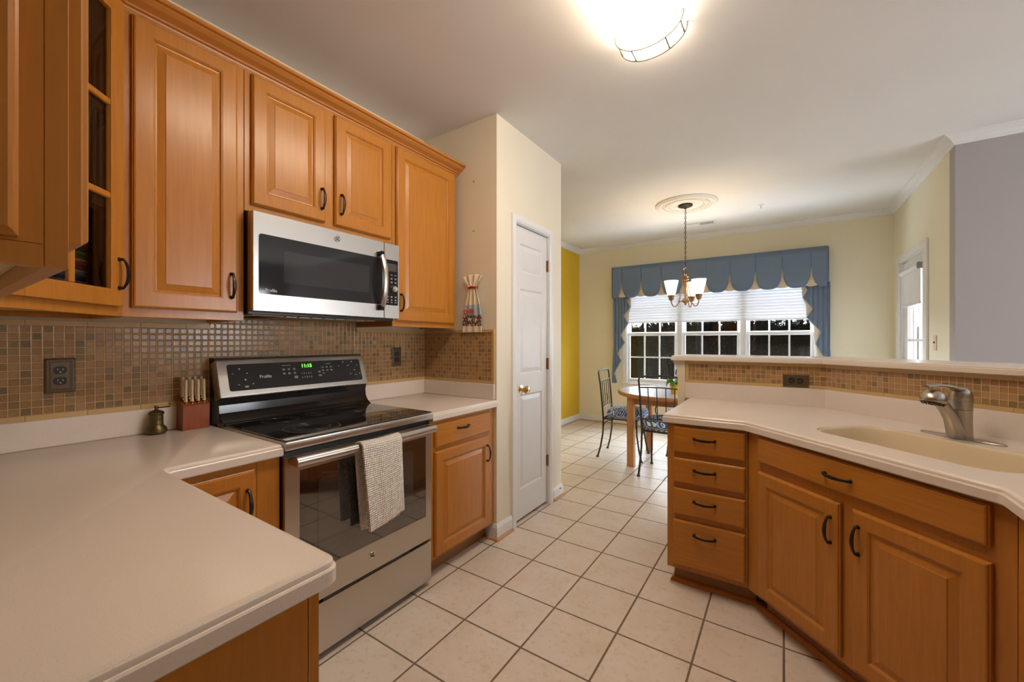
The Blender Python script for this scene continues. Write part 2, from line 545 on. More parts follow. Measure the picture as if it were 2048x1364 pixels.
def tag(o, label=None, cat=None, group=None, kind=None):
    if label: o['label'] = label
    if cat: o['category'] = cat
    if group: o['group'] = group
    if kind: o['kind'] = kind
    return o
def empty(name, loc=(0, 0, 0), rz=0.0, label=None, cat=None, group=None, kind=None):
    o = bpy.data.objects.new(name, None)
    COL.objects.link(o)
    o.location = loc; o.rotation_euler = (0, 0, rz); o.empty_display_size = 0.1
    return tag(o, label, cat, group, kind)
def copy_tree(o, parent=None):
    c = o.copy(); COL.objects.link(c); c.parent = parent
    for ch in list(o.children):
        copy_tree(ch, c)
    return c
def text_mesh(name, s, size, mat, parent, mtx, depth=0.0006, bold=0.0):
    cu = bpy.data.curves.new(name, 'FONT')
    cu.body = s; cu.size = size; cu.extrude = depth; cu.align_x = 'CENTER'; cu.align_y = 'CENTER'; cu.offset = bold
    tmp = bpy.data.objects.new(name, cu); COL.objects.link(tmp)
    bpy.context.view_layer.update()
    dg = bpy.context.evaluated_depsgraph_get()
    me = bpy.data.meshes.new_from_object(tmp.evaluated_get(dg))
    bpy.data.objects.remove(tmp)
    me.transform(mtx)
    me.materials.clear(); me.materials.append(M[mat])
    o = bpy.data.objects.new(name, me); COL.objects.link(o); o.parent = parent
    return o
def face_front(x, y, z, ang=0.0):
    """text plane standing up, read from local -Y"""
    return Matrix.Translation((x, y, z)) @ Matrix.Rotation(PI / 2, 4, 'X') @ Matrix.Rotation(ang, 4, 'Z')
def arc(c, r, a0, a1, n, plane='XZ'):
    out = []
    for i in range(n + 1):
        w = a0 + (a1 - a0) * i / n
        u, v = r * math.cos(w), r * math.sin(w)
        out.append({'XZ': (c[0] + u, c[1], c[2] + v), 'XY': (c[0] + u, c[1] + v, c[2]), 'YZ': (c[0], c[1] + u, c[2] + v)}[plane])
    return out

# ------------------------------------------------------------------ room shell
CH = 2.743                      # ceiling height
WX = -2.19                      # wall behind the range
CT = 0.90                       # counter top height
def struct(name, mb, mat, label, cat, parent=None, **kw):
    o = mb.build(name, mat, parent, **kw)
    return tag(o, label, cat, None, 'structure')

struct('floor', MB().box(-2.95, 4.7, -2.8, 6.2, -0.1, 0), 'floor_tile', 'square cream ceramic floor tiles with brown grout', 'floor', smooth=0)
struct('floor_bounce_cover', MB().box(1.7, 4.6, -2.7, 4.17, 0.0, 0.008), 'carpet', 'added brown carpet outside the view, dims floor bounce onto the range wall', 'floor', smooth=0)  # unseen dark floor cover, added to stop bright floor reflecting in the left cabinets
struct('ceiling', MB().box(-2.95, 4.7, -2.8, 6.25, CH, CH + 0.1), 'ceiling_white', 'flat white painted ceiling over kitchen and dining area', 'ceiling', smooth=0)
struct('wall_left', MB().box(WX - 0.1, WX, -0.225, 2.12, 0, CH), 'wall_cream', 'cream wall behind the range and upper cabinets', 'wall', smooth=0)
struct('wall_near', MB().box(WX - 0.1, -0.62, -0.335, -0.225, 0, CH), 'wall_cream', 'cream wall carrying the nearest wall cabinet on the left', 'wall', smooth=0)
struct('wall_rear_left', MB().box(WX - 0.1, WX, -2.7, -0.335, 0, CH), 'wall_cream', 'cream wall behind the viewer on the left', 'wall', smooth=0)
# pantry block: returns beside the counter, carries the pantry door
DY0, DY1, DZ = 2.341, 2.808, 2.09
w = MB()
w.box(WX - 0.1, -1.535, 2.12, 2.22, 0, CH)
w.box(-1.635, -1.535, 2.22, DY0 - 0.01, 0, CH)
w.box(-1.635, -1.535, DY1 + 0.01, 3.03, 0, CH)
w.box(-1.635, -1.535, DY0 - 0.01, DY1 + 0.01, DZ + 0.01, CH)
w.box(-2.86, -1.635, 2.93, 3.03, 0, CH)
w.box(WX - 0.1, WX, 2.22, 2.93, 0, CH)
struct('wall_pantry', w, 'wall_cream', 'cream pantry wall with the narrow white door', 'wall', smooth=0)
struct('wall_dining_left', MB().box(-2.86, -2.76, 3.03, 6.1, 0, CH), 'wall_yellow', 'saturated yellow wall on the left of the dining area', 'wall', smooth=0)
# window wall, three windows
OX0, OX1, OZ0, OZ1 = -1.985, 0.335, 0.645, 2.26
w = MB()
w.box(-2.86, OX0, 6.1, 6.24, 0, CH); w.box(OX1, 1.12, 6.1, 6.24, 0, CH)
w.box(OX0, OX1, 6.1, 6.24, 0, OZ0); w.box(OX0, OX1, 6.1, 6.24, OZ1, CH)
struct('wall_back', w, 'wall_dining', 'pale yellow wall around the triple dining window', 'wall', smooth=0)
RX = 1.02
P0, P1, PZ = 4.905, 5.80, 2.09
w = MB()
w.box(RX, RX + 0.12, P1, 6.1, 0, CH); w.box(RX, RX + 0.12, 4.29, P0, 0, CH); w.box(RX, RX + 0.12, P0, P1, PZ, CH)
struct('wall_right', w, 'wall_dining', 'pale yellow wall with the glazed door', 'wall', smooth=0)
struct('wall_family', MB().box(RX, 4.7, 4.17, 4.29, 0, CH), 'wall_grey', 'grey wall of the family room beyond the bar', 'wall', smooth=0)
w = MB()
for a, b in ((-2.7, 1.2), (2.4, 2.75), (3.95, 4.17)):
    w.box(4.6, 4.72, a, b, 0, CH)
for a, b in ((1.2, 2.4), (2.75, 3.95)):
    w.box(4.6, 4.72, a, b, 0, 0.7); w.box(4.6, 4.72, a, b, 2.3, CH)
struct('wall_east', w, 'wall_grey', 'grey family room wall with two windows', 'wall', smooth=0)
w = MB().box(WX - 0.1, 4.72, -2.8, -2.7, 0, CH)
struct('wall_rear', w, 'wall_cream', 'cream wall behind the viewer', 'wall', smooth=0)

# half wall carrying the bar, three legs
BPATH = [(-0.585, 2.91), (0.203, 2.91), (1.19, 1.923), (1.19, 1.30)]
def sweep_left(path, prof):
    """out = to the LEFT of travel"""
    return [(-a, z) for a, z in prof]
w = MB().sweep(BPATH, [(-0.12, 0), (-0.12, 1.147), (0, 1.147), (0, 0)])
struct('wall_bar', w, 'bar_trim', 'cream half wall between sink counter and dining area', 'wall', smooth=0)

struct('wall_daylight_block', MB().box(1.19, 1.31, -2.7, 1.298, 0, CH), 'wall_cream', 'added cream wall outside the view, keeps east daylight off the near cabinets', 'wall', smooth=0)  # unseen wall, added to cut window daylight on the near left cabinets
# baseboards and shoe
def baseboard(name, path, label):
    o = MB().sweep(path, [(0, 0.0), (0, 0.10), (0.006, 0.10), (0.010, 0.088), (0.014, 0.078), (0.014, 0.0)]).build(name, 'trim_white', None, smooth=0)
    tag(o, label, 'baseboard', None, 'structure')
    MB().sweep(path, [(0.0142, 0.0), (0.0142, 0.018), (0.020, 0.017), (0.028, 0.010), (0.030, 0.0)]).build('shoe_molding', 'shoe_wood', o, smooth=0)
baseboard('baseboard_pantry', [(-1.60, 2.12), (-1.535, 2.12), (-1.535, 2.283)][::1], 'white baseboard wrapping the wall corner beside the base cabinet')
baseboard('baseboard_hall', [(-1.535, 2.874), (-1.535, 3.03), (-2.0, 3.03)], 'short white baseboard right of the pantry door')
baseboard('baseboard_dining', [(-2.76, 3.1), (-2.76, 6.1), (1.02, 6.1), (1.02, 5.92)], 'white baseboard around the dining area')
baseboard('baseboard_right', [(1.02, 4.78), (1.02, 4.17), (4.5, 4.17)][::1], 'white baseboard along the family room wall')
# small dark cable hole cover on the hall baseboard
tag(MB().lathe([(0.006, 0), (0.006, 0.004)], (-1.520, 2.985, 0.072), 12, 'X').build('cable_grommet', 'black_plastic'),
    'small black round grommet in the baseboard right of the pantry door', 'grommet')

# crown molding of the dining area and family room
cr = [(0, CH - 0.066), (0.006, CH - 0.066), (0.010, CH - 0.055), (0.018, CH - 0.05), (0.030, CH - 0.030), (0.048, CH - 0.016), (0.055, CH - 0.010), (0.066, CH - 0.007), (0.068, CH), (0, CH)]
o = MB().sweep([(-2.76, 3.03), (-2.76, 6.1), (1.02, 6.1), (1.02, 4.17), (4.6, 4.17)], [(a, z - 0.0005) for a, z in cr]).build('trim_1', 'trim_white', smooth=20)
tag(o, 'white crown molding around dining area and grey wall', 'crown molding', None, 'structure')

# ------------------------------------------------------------------ dining windows
def sash(mb, x0, x1, z0, z1, y, rail=0.045, cols=3, rows=2, stile=0.04):
    mb.box(x0, x0 + stile, y, y + 0.035, z0, z1, 0.003); mb.box(x1 - stile, x1, y, y + 0.035, z0, z1, 0.003)
    mb.box(x0 + stile, x1 - stile, y, y + 0.035, z0, z0 + rail, 0.003); mb.box(x0 + stile, x1 - stile, y, y + 0.035, z1 - rail, z1, 0.003)
    gx0, gx1, gz0, gz1 = x0 + stile, x1 - stile, z0 + rail, z1 - rail
    for i in range(1, cols):
        x = gx0 + (gx1 - gx0) * i / cols
        mb.box(x - 0.010, x + 0.010, y + 0.008, y + 0.022, gz0, gz1)
    for i in range(1, rows):
        z = gz0 + (gz1 - gz0) * i / rows
        mb.box(gx0, gx1, y + 0.0085, y + 0.0215, z - 0.010, z + 0.010)
    return gx0, gx1, gz0, gz1
desc = ['left of the three dining windows, beside the left curtain', 'middle of the three dining windows, behind the lamp', 'right of the three dining windows, beside the right curtain']
for k, gx in enumerate((-1.935, -1.150, -0.365)):
    e = empty('window_%d' % (k + 1), (0, 0, 0), 0, 'white double-hung window, ' + desc[k], 'window', None, 'structure')
    a, b = gx - 0.075, gx + 0.64 + 0.075
    a = max(a, OX0 + 0.001) if k == 0 else a + 0.0
    b = min(b, OX1 - 0.001) if k == 2 else b
    f = MB()
    f.box(a, gx - 0.036, 6.09, 6.22, OZ0, OZ1, 0.003); f.box(gx + 0.676, b, 6.09, 6.22, OZ0, OZ1, 0.003)
    f.box(gx - 0.036, gx + 0.676, 6.10, 6.22, OZ0, OZ0 + 0.022, 0.003); f.box(gx - 0.036, gx + 0.676, 6.10, 6.22, OZ1 - 0.03, OZ1, 0.003)
    f.build('frame', 'vinyl_white', e)
    lo = MB(); g = sash(lo, gx - 0.036, gx + 0.676, OZ0 + 0.022, 1.398, 6.118, stile=0.036)
    g = (g[0], g[1], g[2], g[3]); ls = lo.build('lower_sash', 'vinyl_white', e)
    MB().box(g[0], g[1], 6.133, 6.137, g[2], g[3]).build('pane', 'window_glass', ls, smooth=0)
    up = MB(); g = sash(up, gx - 0.036, gx + 0.676, 1.375, OZ1 - 0.03, 6.158, rail=0.032, stile=0.036)
    us = up.build('upper_sash', 'vinyl_white', e)
    MB().box(g[0], g[1], 6.173, 6.177, g[2], g[3]).build('pane', 'window_glass', us, smooth=0)
c = MB()
c.box(OX0 - 0.055, OX0, 6.085, 6.1, OZ0 - 0.02, OZ1 + 0.055, 0.004); c.box(OX1, OX1 + 0.055, 6.085, 6.1, OZ0 - 0.02, OZ1 + 0.055, 0.004)
c.box(OX0, OX1, 6.085, 6.1, OZ1, OZ1 + 0.055, 0.004)
c.box(OX0 - 0.06, OX1 + 0.06, 6.06, 6.12, OZ0 - 0.022, OZ0, 0.004); c.box(OX0 - 0.055, OX1 + 0.055, 6.085, 6.1, OZ0 - 0.075, OZ0 - 0.022, 0.003)
tag(c.build('trim_2', 'trim_white'), 'white casing and sill around the triple dining window', 'window casing', None, 'structure')

# off-camera windows (family room and behind the viewer)
def side_window(name, label, mb_axis, a, b, z0, z1, c0):
    e = empty(name, (0, 0, 0), 0, label, 'window', None, 'structure')
    f = MB()
    def bx(p, q, r, s_, t0=0.0, t1=0.06):
        if mb_axis == 'X':
            f.box(c0 + t0, c0 + t1, p, q, r, s_)
        else:
            f.box(p, q, c0 + t0, c0 + t1, r, s_)
    bx(a, a + 0.05, z0, z1); bx(b - 0.05, b, z0, z1); bx(a + 0.05, b - 0.05, z0, z0 + 0.05); bx(a + 0.05, b - 0.05, z1 - 0.05, z1)
    m = (z0 + z1) / 2
    bx(a + 0.05, b - 0.05, m - 0.025, m + 0.025, 0.01, 0.05)
    for i in (1, 2):
        x = a + (b - a) * i / 3
        bx(x - 0.012, x + 0.012, z0 + 0.05, z1 - 0.05, 0.015, 0.045)
    f.build('frame', 'vinyl_white', e, smooth=0)
side_window('window_4', 'white window of the family room nearer the kitchen', 'X', 1.2, 2.4, 0.7, 2.3, 4.63)
side_window('window_5', 'white window of the family room nearer the grey wall', 'X', 2.75, 3.95, 0.7, 2.3, 4.63)

# ------------------------------------------------------------------ pantry door
d = empty('door_1', (-1.535, (DY0 + DY1) / 2, 0), PI / 2, 'narrow white three-panel pantry door with brass knob', 'door', None, 'structure')
hw = (DY1 - DY0) / 2
f = MB()
for s_ in (-1, 1):
    f.loft([[(s_ * (hw + 0.004), -0.012, 0), (s_ * (hw + 0.02), -0.020, 0), (s_ * (hw + 0.055), -0.016, 0), (s_ * (hw + 0.057), 0, 0), (s_ * (hw + 0.004), 0, 0)],
            [(s_ * (hw + 0.004), -0.012, DZ + 0.006), (s_ * (hw + 0.02), -0.020, DZ + 0.022), (s_ * (hw + 0.055), -0.016, DZ + 0.056), (s_ * (hw + 0.057), 0, DZ + 0.058), (s_ * (hw + 0.004), 0, DZ + 0.006)]])
f.loft([[(-hw - 0.004, -0.012, DZ + 0.006), (-hw - 0.02, -0.020, DZ + 0.022), (-hw - 0.055, -0.016, DZ + 0.056), (-hw - 0.057, 0, DZ + 0.058), (-hw - 0.004, 0, DZ + 0.006)],
        [(hw + 0.004, -0.012, DZ + 0.006), (hw + 0.02, -0.020, DZ + 0.022), (hw + 0.055, -0.016, DZ + 0.056), (hw + 0.057, 0, DZ + 0.058), (hw + 0.004, 0, DZ + 0.006)]])
f.build('casing', 'trim_white', d, smooth=0)
MB().box(-hw - 0.008, -hw - 0.001, -0.0005, 0.09, 0, DZ + 0.006).box(hw + 0.001, hw + 0.008, -0.0005, 0.09, 0, DZ + 0.006).box(-hw - 0.001, hw + 0.001, -0.0005, 0.09, DZ + 0.0005, DZ + 0.0065).build('jamb', 'trim_white', d, smooth=0)
def panel_slab(mb, x0, x1, z0, z1, y0, y1, holes):
    """slab with recessed raised panels on its front (y0 side)"""
    xs = sorted({x0, x1, *[h[0] for h in holes], *[h[1] for h in holes]})
    hs = sorted(holes, key=lambda h: h[2])
    hx0, hx1 = hs[0][0], hs[0][1]
    mb.box(x0, hx0, y0, y1, z0, z1); mb.box(hx1, x1, y0, y1, z0, z1)
    z = z0
    for h in hs:
        mb.box(hx0, hx1, y0, y1, z, h[2]); z = h[3]
        rings = []
        for ins, dy in ((0, 0), (0.008, 0.007), (0.014, 0.008), (0.040, 0.0025), (0.046, 0.002)):
            rings.append([(h[0] + ins, y0 + dy, h[2] + ins), (h[1] - ins, y0 + dy, h[2] + ins), (h[1] - ins, y0 + dy, h[3] - ins), (h[0] + ins, y0 + dy, h[3] - ins)])
        mb.loft(rings, True, False, True)
    mb.box(hx0, hx1, y0, y1, z, z1)
m = MB(); px = hw - 0.079
panel_slab(m, -hw + 0.003, hw - 0.003, 0.022, DZ - 0.004, 0.012, 0.047, [(-px, px, 0.225, 0.895), (-px, px, 1.04, 1.648), (-px, px, 1.765, 1.968)])
m.build('leaf', 'door_white', d, smooth=0)
k = MB().lathe([(0.030, 0), (0.030, 0.004), (0.012, 0.008), (0.010, 0.022), (0.014, 0.028), (0.025, 0.036), (0.030, 0.048), (0.026, 0.060), (0.012, 0.066), (0.0, 0.067)], (-hw + 0.087, 0.012, 0.935), 20, 'Y')
k.build('knob', 'brass_knob', d)
for z in (0.342, 1.10, 1.863):
    MB().tube([(hw + 0.004, 0.004, z - 0.045), (hw + 0.004, 0.004, z + 0.045)], 0.007, 8).box(hw - 0.012, hw + 0.012, 0.006, 0.0115, z - 0.042, z + 0.042).build('hinge', 'brass_aged', d)

# ------------------------------------------------------------------ glazed exterior door
d = empty('door_2', (RX, (P0 + P1) / 2, 0), -PI / 2, 'white glazed exterior door with a roller shade', 'door', None, 'structure')
hw = (P1 - P0) / 2
f = MB()
for s_ in (-1, 1):
    f.box(s_ * hw, s_ * (hw + 0.10 if s_ > 0 else hw + 0.10), -0.018, 0, 0, PZ, 0.003)
f.box(-hw - 0.10, hw + 0.10, -0.018, 0, PZ, PZ + 0.062, 0.003)
f.box(-hw, -hw + 0.02, 0, 0.11, 0, PZ); f.box(hw - 0.02, hw, 0, 0.11, 0, PZ)
f.build('casing', 'trim_white', d, smooth=0)
m = MB()
lx0, lx1, lz0, lz1 = -0.27, 0.285, 0.30, 1.94
m.box(-hw + 0.022, lx0, 0.02, 0.062, 0.01, PZ - 0.004); m.box(lx1, hw - 0.022, 0.02, 0.062, 0.01, PZ - 0.004)
m.box(lx0, lx1, 0.02, 0.062, 0.01, lz0); m.box(lx0, lx1, 0.02, 0.062, lz1, PZ - 0.004)
m.build('leaf', 'door_white', d, smooth=0)
m = MB()
for i in range(1, 3):
    x = lx0 + (lx1 - lx0) * i / 3; m.box(x - 0.010, x + 0.010, 0.028, 0.052, lz0, lz1)
for i in range(1, 5):
    z = lz0 + (lz1 - lz0) * i / 5; m.box(lx0, lx1, 0.029, 0.051, z - 0.010, z + 0.010)
m.build('muntins', 'vinyl_white', d, smooth=0)
MB().box(lx0, lx1, 0.038, 0.042, lz0, lz1).build('pane', 'window_glass', d, smooth=0)
k = MB().lathe([(0.026, 0), (0.026, 0.005), (0.010, 0.010), (0.010, 0.03), (0.024, 0.04), (0.027, 0.052), (0.018, 0.062), (0, 0.064)], (hw - 0.075, 0.02, 0.96), 16, 'Y')
k.lathe([(0.024, 0), (0.024, 0.006), (0.016, 0.012), (0.006, 0.013)], (hw - 0.075, 0.02, 1.14), 16, 'Y')
k.build('knob', 'nickel', d)
sh = empty('roller_shade', (RX, (P0 + P1) / 2, 0), -PI / 2, 'white roller shade half lowered over the glazed door', 'roller shade')
MB().tube([(-0.33, -0.012, 1.955), (0.325, -0.012, 1.955)], 0.022, 14).build('roller', 'vinyl_white', sh)
MB().box(-0.31, 0.305, -0.003, -0.001, 1.635, 1.955).build('fabric', 'vinyl_white', sh, smooth=0)
MB().box(-0.31, 0.305, -0.008, 0.004, 1.615, 1.637, 0.002).build('hem_bar', 'vinyl_white', sh)
MB().box(0.326, 0.345, -0.030, 0.006, 1.925, 1.982, 0.002).build('bracket', 'nickel', sh)

# ------------------------------------------------------------------ cabinet parts (local: X = width, -Y = outward, Z = up)
def add_handle(parent, x, z, orient='V', L=0.098, y=-0.019, mat='bronze_dark'):
    mb = MB()
    pts = []; rr = []
    n = 14
    for i in range(n + 1):
        t = -1 + 2 * i / n
        bow = (1 - t * t) ** 0.75
        pts.append((t * L / 2, y - 0.010 - 0.018 * bow)); rr.append(0.0038 + 0.0022 * (1 - abs(t)) + (0.0015 if abs(t) > 0.93 else 0))
    P3 = [(x, q, z + p) if orient == 'V' else (x + p, q, z) for p, q in pts]
    mb.tube(P3, rr, 8, flat=(1.25, 0.8) if orient == 'V' else (0.8, 1.25))
    for s_ in (-1, 1):
        c = (x, y, z + s_ * L / 2 * 0.96) if orient == 'V' else (x + s_ * L / 2 * 0.96, y, z)
        mb.lathe([(0.0075, 0), (0.0068, 0.003), (0.005, 0.006), (0.0052, 0.012), (0.003, 0.014)], c, 12, 'Y')
    return mb.build('handle', mat, parent)
def rect_rings(mb, x0, x1, z0, z1, prof, cap=True):
    rings = [[(x0 + i, y, z0 + i), (x1 - i, y, z0 + i), (x1 - i, y, z1 - i), (x0 + i, y, z1 - i)] for i, y in prof]
    mb.loft(rings, True, True, cap)
EDGE = [(0, -0.001), (0, -0.0115), (0.0028, -0.0135), (0.0045, -0.0175), (0.008, -0.0192)]
def cab_door(parent, x0, x1, z0, z1, hx=None, hz=None, stile=0.054):
    mb = MB()
    s = stile
    rect_rings(mb, x0, x1, z0, z1, EDGE + [(s, -0.0192), (s + 0.0015, -0.0172), (s + 0.0040, -0.0172), (s + 0.0060, -0.0140), (s + 0.0090, -0.0110),
                                           (s + 0.013, -0.0105), (s + 0.036, -0.0165), (s + 0.037, -0.0182)])
    d = mb.build('door', 'maple_vertical', parent, smooth=0)
    if hx is not None:
        add_handle(d, hx, hz)
    return d
def drawer_front(parent, x0, x1, z0, z1, hx=None, hz=None, name='drawer_front'):
    mb = MB(); rect_rings(mb, x0, x1, z0, z1, EDGE)
    d = mb.build(name, 'maple_horizontal', parent, smooth=0)
    if hx is not None:
        add_handle(d, hx, hz, 'H')
    return d
def wall_cabinet(name, loc, rz, w, z0, z1, label, depth=0.325):
    e = empty(name, loc, rz, label, 'wall cabinet')
    mb = MB()
    b = 0.025
    mb.box(0.0006, w - 0.0006, 0, 0.019, z0, z1, 0.0008)                         # face frame
    mb.box(0.0006, w - 0.0006, 0.0192, depth, z0 + b, z1)                        # carcass
    mb.box(0.0006, 0.017, 0.0192, depth, z0, z0 + b - 0.0005); mb.box(w - 0.017, w - 0.0006, 0.0192, depth, z0, z0 + b - 0.0005)
    mb.build('body', 'maple_vertical', e, smooth=0)
    MB().box(0.018, w - 0.018, 0.0195, depth, z0 + b - 0.004, z0 + b - 0.0003).build('underside', 'cabinet_underside', e, smooth=0)
    return e
FX = -1.86
Z0, Z1 = 1.362, 2.41
c = wall_cabinet('wall_cabinet', (FX, 0.408, 0), PI / 2, 0.375, Z0, Z1, 'tall maple wall cabinet with one door, left of the microwave')
cab_door(c, 0.024, 0.346, 1.393, 2.398, 0.322, 1.50)
c = wall_cabinet('wall_cabinet', (FX, 0.784, 0), PI / 2, 0.765, 1.822, Z1, 'short double-door maple wall cabinet directly above the microwave')
cab_door(c, 0.024, 0.352, 1.852, 2.398, 0.330, 1.96)
cab_door(c, 0.402, 0.746, 1.852, 2.398, 0.433, 1.96)
c = wall_cabinet('wall_cabinet', (FX, 1.550, 0), PI / 2, 0.538, Z0, Z1, 'maple wall cabinet with one door, right of the microwave')
cab_door(c, 0.022, 0.512, 1.393, 2.398, 0.048, 1.50)

# wall cabinet on the near wall, close to the viewer on the left
c = wall_cabinet('wall_cabinet', (-0.68, 0.105, 0), PI, 0.872, Z0, Z1, 'nearest maple wall cabinet, seen from its end at the left edge')
cab_door(c, 0.012, 0.425, 1.393, 2.398, 0.40, 1.50)
cab_door(c, 0.448, 0.858, 1.393, 2.398, 0.475, 1.50)
mb = MB()   # decorative door-like end panel, raised from the cabinet side
rings = [[(-x, 0.038 + i, 1.39 + i), (-x, 0.31 - i, 1.39 + i), (-x, 0.31 - i, 2.40 - i), (-x, 0.038 + i, 2.40 - i)] for i, x in
         [(0, 0.0005), (0, 0.012), (0.0028, 0.014), (0.0045, 0.0175), (0.008, 0.0195), (0.054, 0.0195), (0.056, 0.017), (0.062, 0.0115), (0.090, 0.0175)]]
mb.loft(rings); mb.build('end_panel', 'maple_vertical', c, smooth=0)

# diagonal corner cabinet with a glass door
g = empty('glass_door_cabinet', (-1.555, 0.105, 0), math.radians(135), 'diagonal corner wall cabinet with a divided glass door', 'wall cabinet')
inv = (Matrix.Translation((-1.555, 0.105, 0)) @ Matrix.Rotation(math.radians(135), 4, 'Z')).inverted()
def L2(x, y):
    v = inv @ Vector((x, y, 0)); return (v.x, v.y)
DW = math.hypot(0.305, 0.3)
mb = MB()
poly = [L2(-1.5565, 0.100), L2(-1.862, 0.4055), L2(-2.188, 0.4055), L2(-2.188, -0.222), L2(-1.5565, -0.222)]
def inset_poly(poly, d):
    n = len(poly); out = []
    area = sum(poly[i][0] * poly[(i + 1) % n][1] - poly[(i + 1) % n][0] * poly[i][1] for i in range(n))
    sg = 1 if area > 0 else -1
    for i in range(n):
        p0, p1, p2 = Vector(poly[i - 1]), Vector(poly[i]), Vector(poly[(i + 1) % n])
        a = (p1 - p0).normalized(); b = (p2 - p1).normalized()
        n0 = Vector((-a.y, a.x)) * sg; n1 = Vector((-b.y, b.x)) * sg
        m = n0 + n1; m = m / m.length; k = 1 / max(0.25, m.dot(n0))
        q = p1 + m * k * d; out.append((q.x, q.y))
    return out
mb.prism(poly, Z0 + 0.025, Z0 + 0.04); mb.prism(poly, Z1 - 0.018, Z1)
# side and back panels (all sides except the diagonal)
for i in (1, 2, 3, 4):
    a, b = Vector(poly[i]), Vector(poly[(i + 1) % 5])
    cpoly = sum((Vector(p) for p in poly), Vector((0, 0))) / 5
    dr = (b - a).normalized(); nn = Vector((-dr.y, dr.x))
    if (cpoly - a).dot(nn) < 0: nn = -nn
    q = [a, b, b + nn * 0.014, a + nn * 0.014]
    mb.prism([(p.x, p.y) for p in q], Z0, Z1 - 0.0185)
# face frame around the opening
mb.box(0, 0.032, -0.0005, 0.019, Z0, Z1); mb.box(DW - 0.034, DW, -0.0005, 0.019, Z0, Z1)
mb.box(0.032, DW - 0.034, -0.0005, 0.019, Z0, Z0 + 0.045); mb.box(0.032, DW - 0.034, -0.0005, 0.019, Z1 - 0.035, Z1)
mb.build('body', 'maple_vertical', g, smooth=0)
ip = inset_poly(poly, 0.02)
MB().prism(ip, Z0 + 0.0205, Z0 + 0.0245).build('underside', 'cabinet_underside', g, smooth=0)
for z in (1.70, 2.02):
    MB().prism(inset_poly(poly, 0.024), z, z + 0.016).build('shelf', 'cabinet_dark_inside', g, smooth=0)
x0, x1, z0, z1 = 0.018, DW - 0.018, 1.393, 2.398
mb = MB(); s = 0.054
for a, b, q, r in ((x0, x0 + s, z0, z1), (x1 - s, x1, z0, z1), (x0 + s, x1 - s, z0, z0 + s), (x0 + s, x1 - s, z1 - s, z1)):
    mb.box(a, b, -0.0195, -0.001, q, r, 0.0015)
ox0, ox1, oz0, oz1 = x0 + s, x1 - s, z0 + s, z1 - s
xm = (ox0 + ox1) / 2
mb.box(xm - 0.010, xm + 0.010, -0.018, -0.004, oz0, oz1, 0.003)
for i in (1, 2):
    z = oz0 + (oz1 - oz0) * i / 3
    mb.box(ox0, ox1, -0.0182, -0.0038, z - 0.010, z + 0.010, 0.003)
dr = mb.build('door', 'maple_vertical', g, smooth=0)
MB().box(ox0 - 0.003, ox1 + 0.003, -0.0075, -0.0050, oz0 - 0.003, oz1 + 0.003).build('glass_pane', 'cabinet_glass', dr, smooth=0)
add_handle(dr, x1 - 0.022, 1.50)

# coloured plates stacked in the glass cabinet
cols = [('navy', (0.01, 0.03, 0.10)), ('navy', (0.01, 0.03, 0.10)), ('blue', (0.03, 0.12, 0.32)), ('navy', (0.01, 0.03, 0.10)), ('sky_blue', (0.22, 0.40, 0.60)),
        ('navy', (0.012, 0.035, 0.12)), ('sky_blue', (0.22, 0.40, 0.60)), ('white', (0.70, 0.72, 0.75)), ('brown', (0.10, 0.025, 0.015)), ('red', (0.60, 0.08, 0.05)),
        ('cream', (0.80, 0.72, 0.55)), ('dark_green', (0.03, 0.16, 0.05)), ('green', (0.22, 0.50, 0.12)), ('blue', (0.10, 0.38, 0.65))]
for nm, cc in cols:
    if 'glaze_' + nm not in M: plain('glaze_' + nm, cc, 0.15)
seen = {}
for i, (nm, cc) in enumerate(cols):
    r = 0.128
    seen[nm] = seen.get(nm, 0) + 1
    nth = ['lowest', 'second lowest', 'third lowest', 'fourth lowest'][seen[nm] - 1]
    below = cols[i - 1][0].replace('_', ' ') if i else None
    above = cols[i + 1][0].replace('_', ' ') if i + 1 < len(cols) else None
    lab = '%s glazed plate in the corner cabinet stack' % nm.replace('_', ' ')
    if i == 0: lab += ', at the very bottom'
    elif i == len(cols) - 1: lab += ', topmost of all'
    elif [c[0] for c in cols].count(nm) > 1: lab += ', %s of the %s ones' % (nth, nm.replace('_', ' '))
    else: lab += ', between %s and %s ones' % (below, above)
    o = MB().lathe([(0.0, 0), (0.06, 0), (0.065, 0.002), (0.105, 0.009), (r - 0.002, 0.0155), (r, 0.0175), (r - 0.004, 0.0185), (0.10, 0.0125), (0.062, 0.0055), (0, 0.005)], (0, 0, 0), 40, cap=False).build(
        'plate', 'glaze_' + nm, None, loc=(-1.925 + random.uniform(-.002, .002), 0.212 + random.uniform(-.002, .002), Z0 + 0.0405 + i * 0.0118))
    tag(o, lab, 'plate', 'stack of coloured plates in the glass cabinet')

# crown along the wall cabinets
prof = [(0.0, 2.400), (0.004, 2.400), (0.006, 2.408), (0.014, 2.410), (0.017, 2.416), (0.024, 2.420), (0.040, 2.428), (0.052, 2.438), (0.056, 2.443), (0.066, 2.445), (0.070, 2.450), (0.070, 2.458), (0.0, 2.458)]
o = MB().sweep([(-0.68, -0.222), (-0.68, 0.1052), (-1.555, 0.1052), (-1.8598, 0.410), (-1.8598, 2.117)], [(a + 0.0002, z + 0.0105) for a, z in prof]).build('cabinet_crown', 'maple_molding', smooth=0)
tag(o, 'maple crown molding running along the tops of the wall cabinets', 'crown molding')

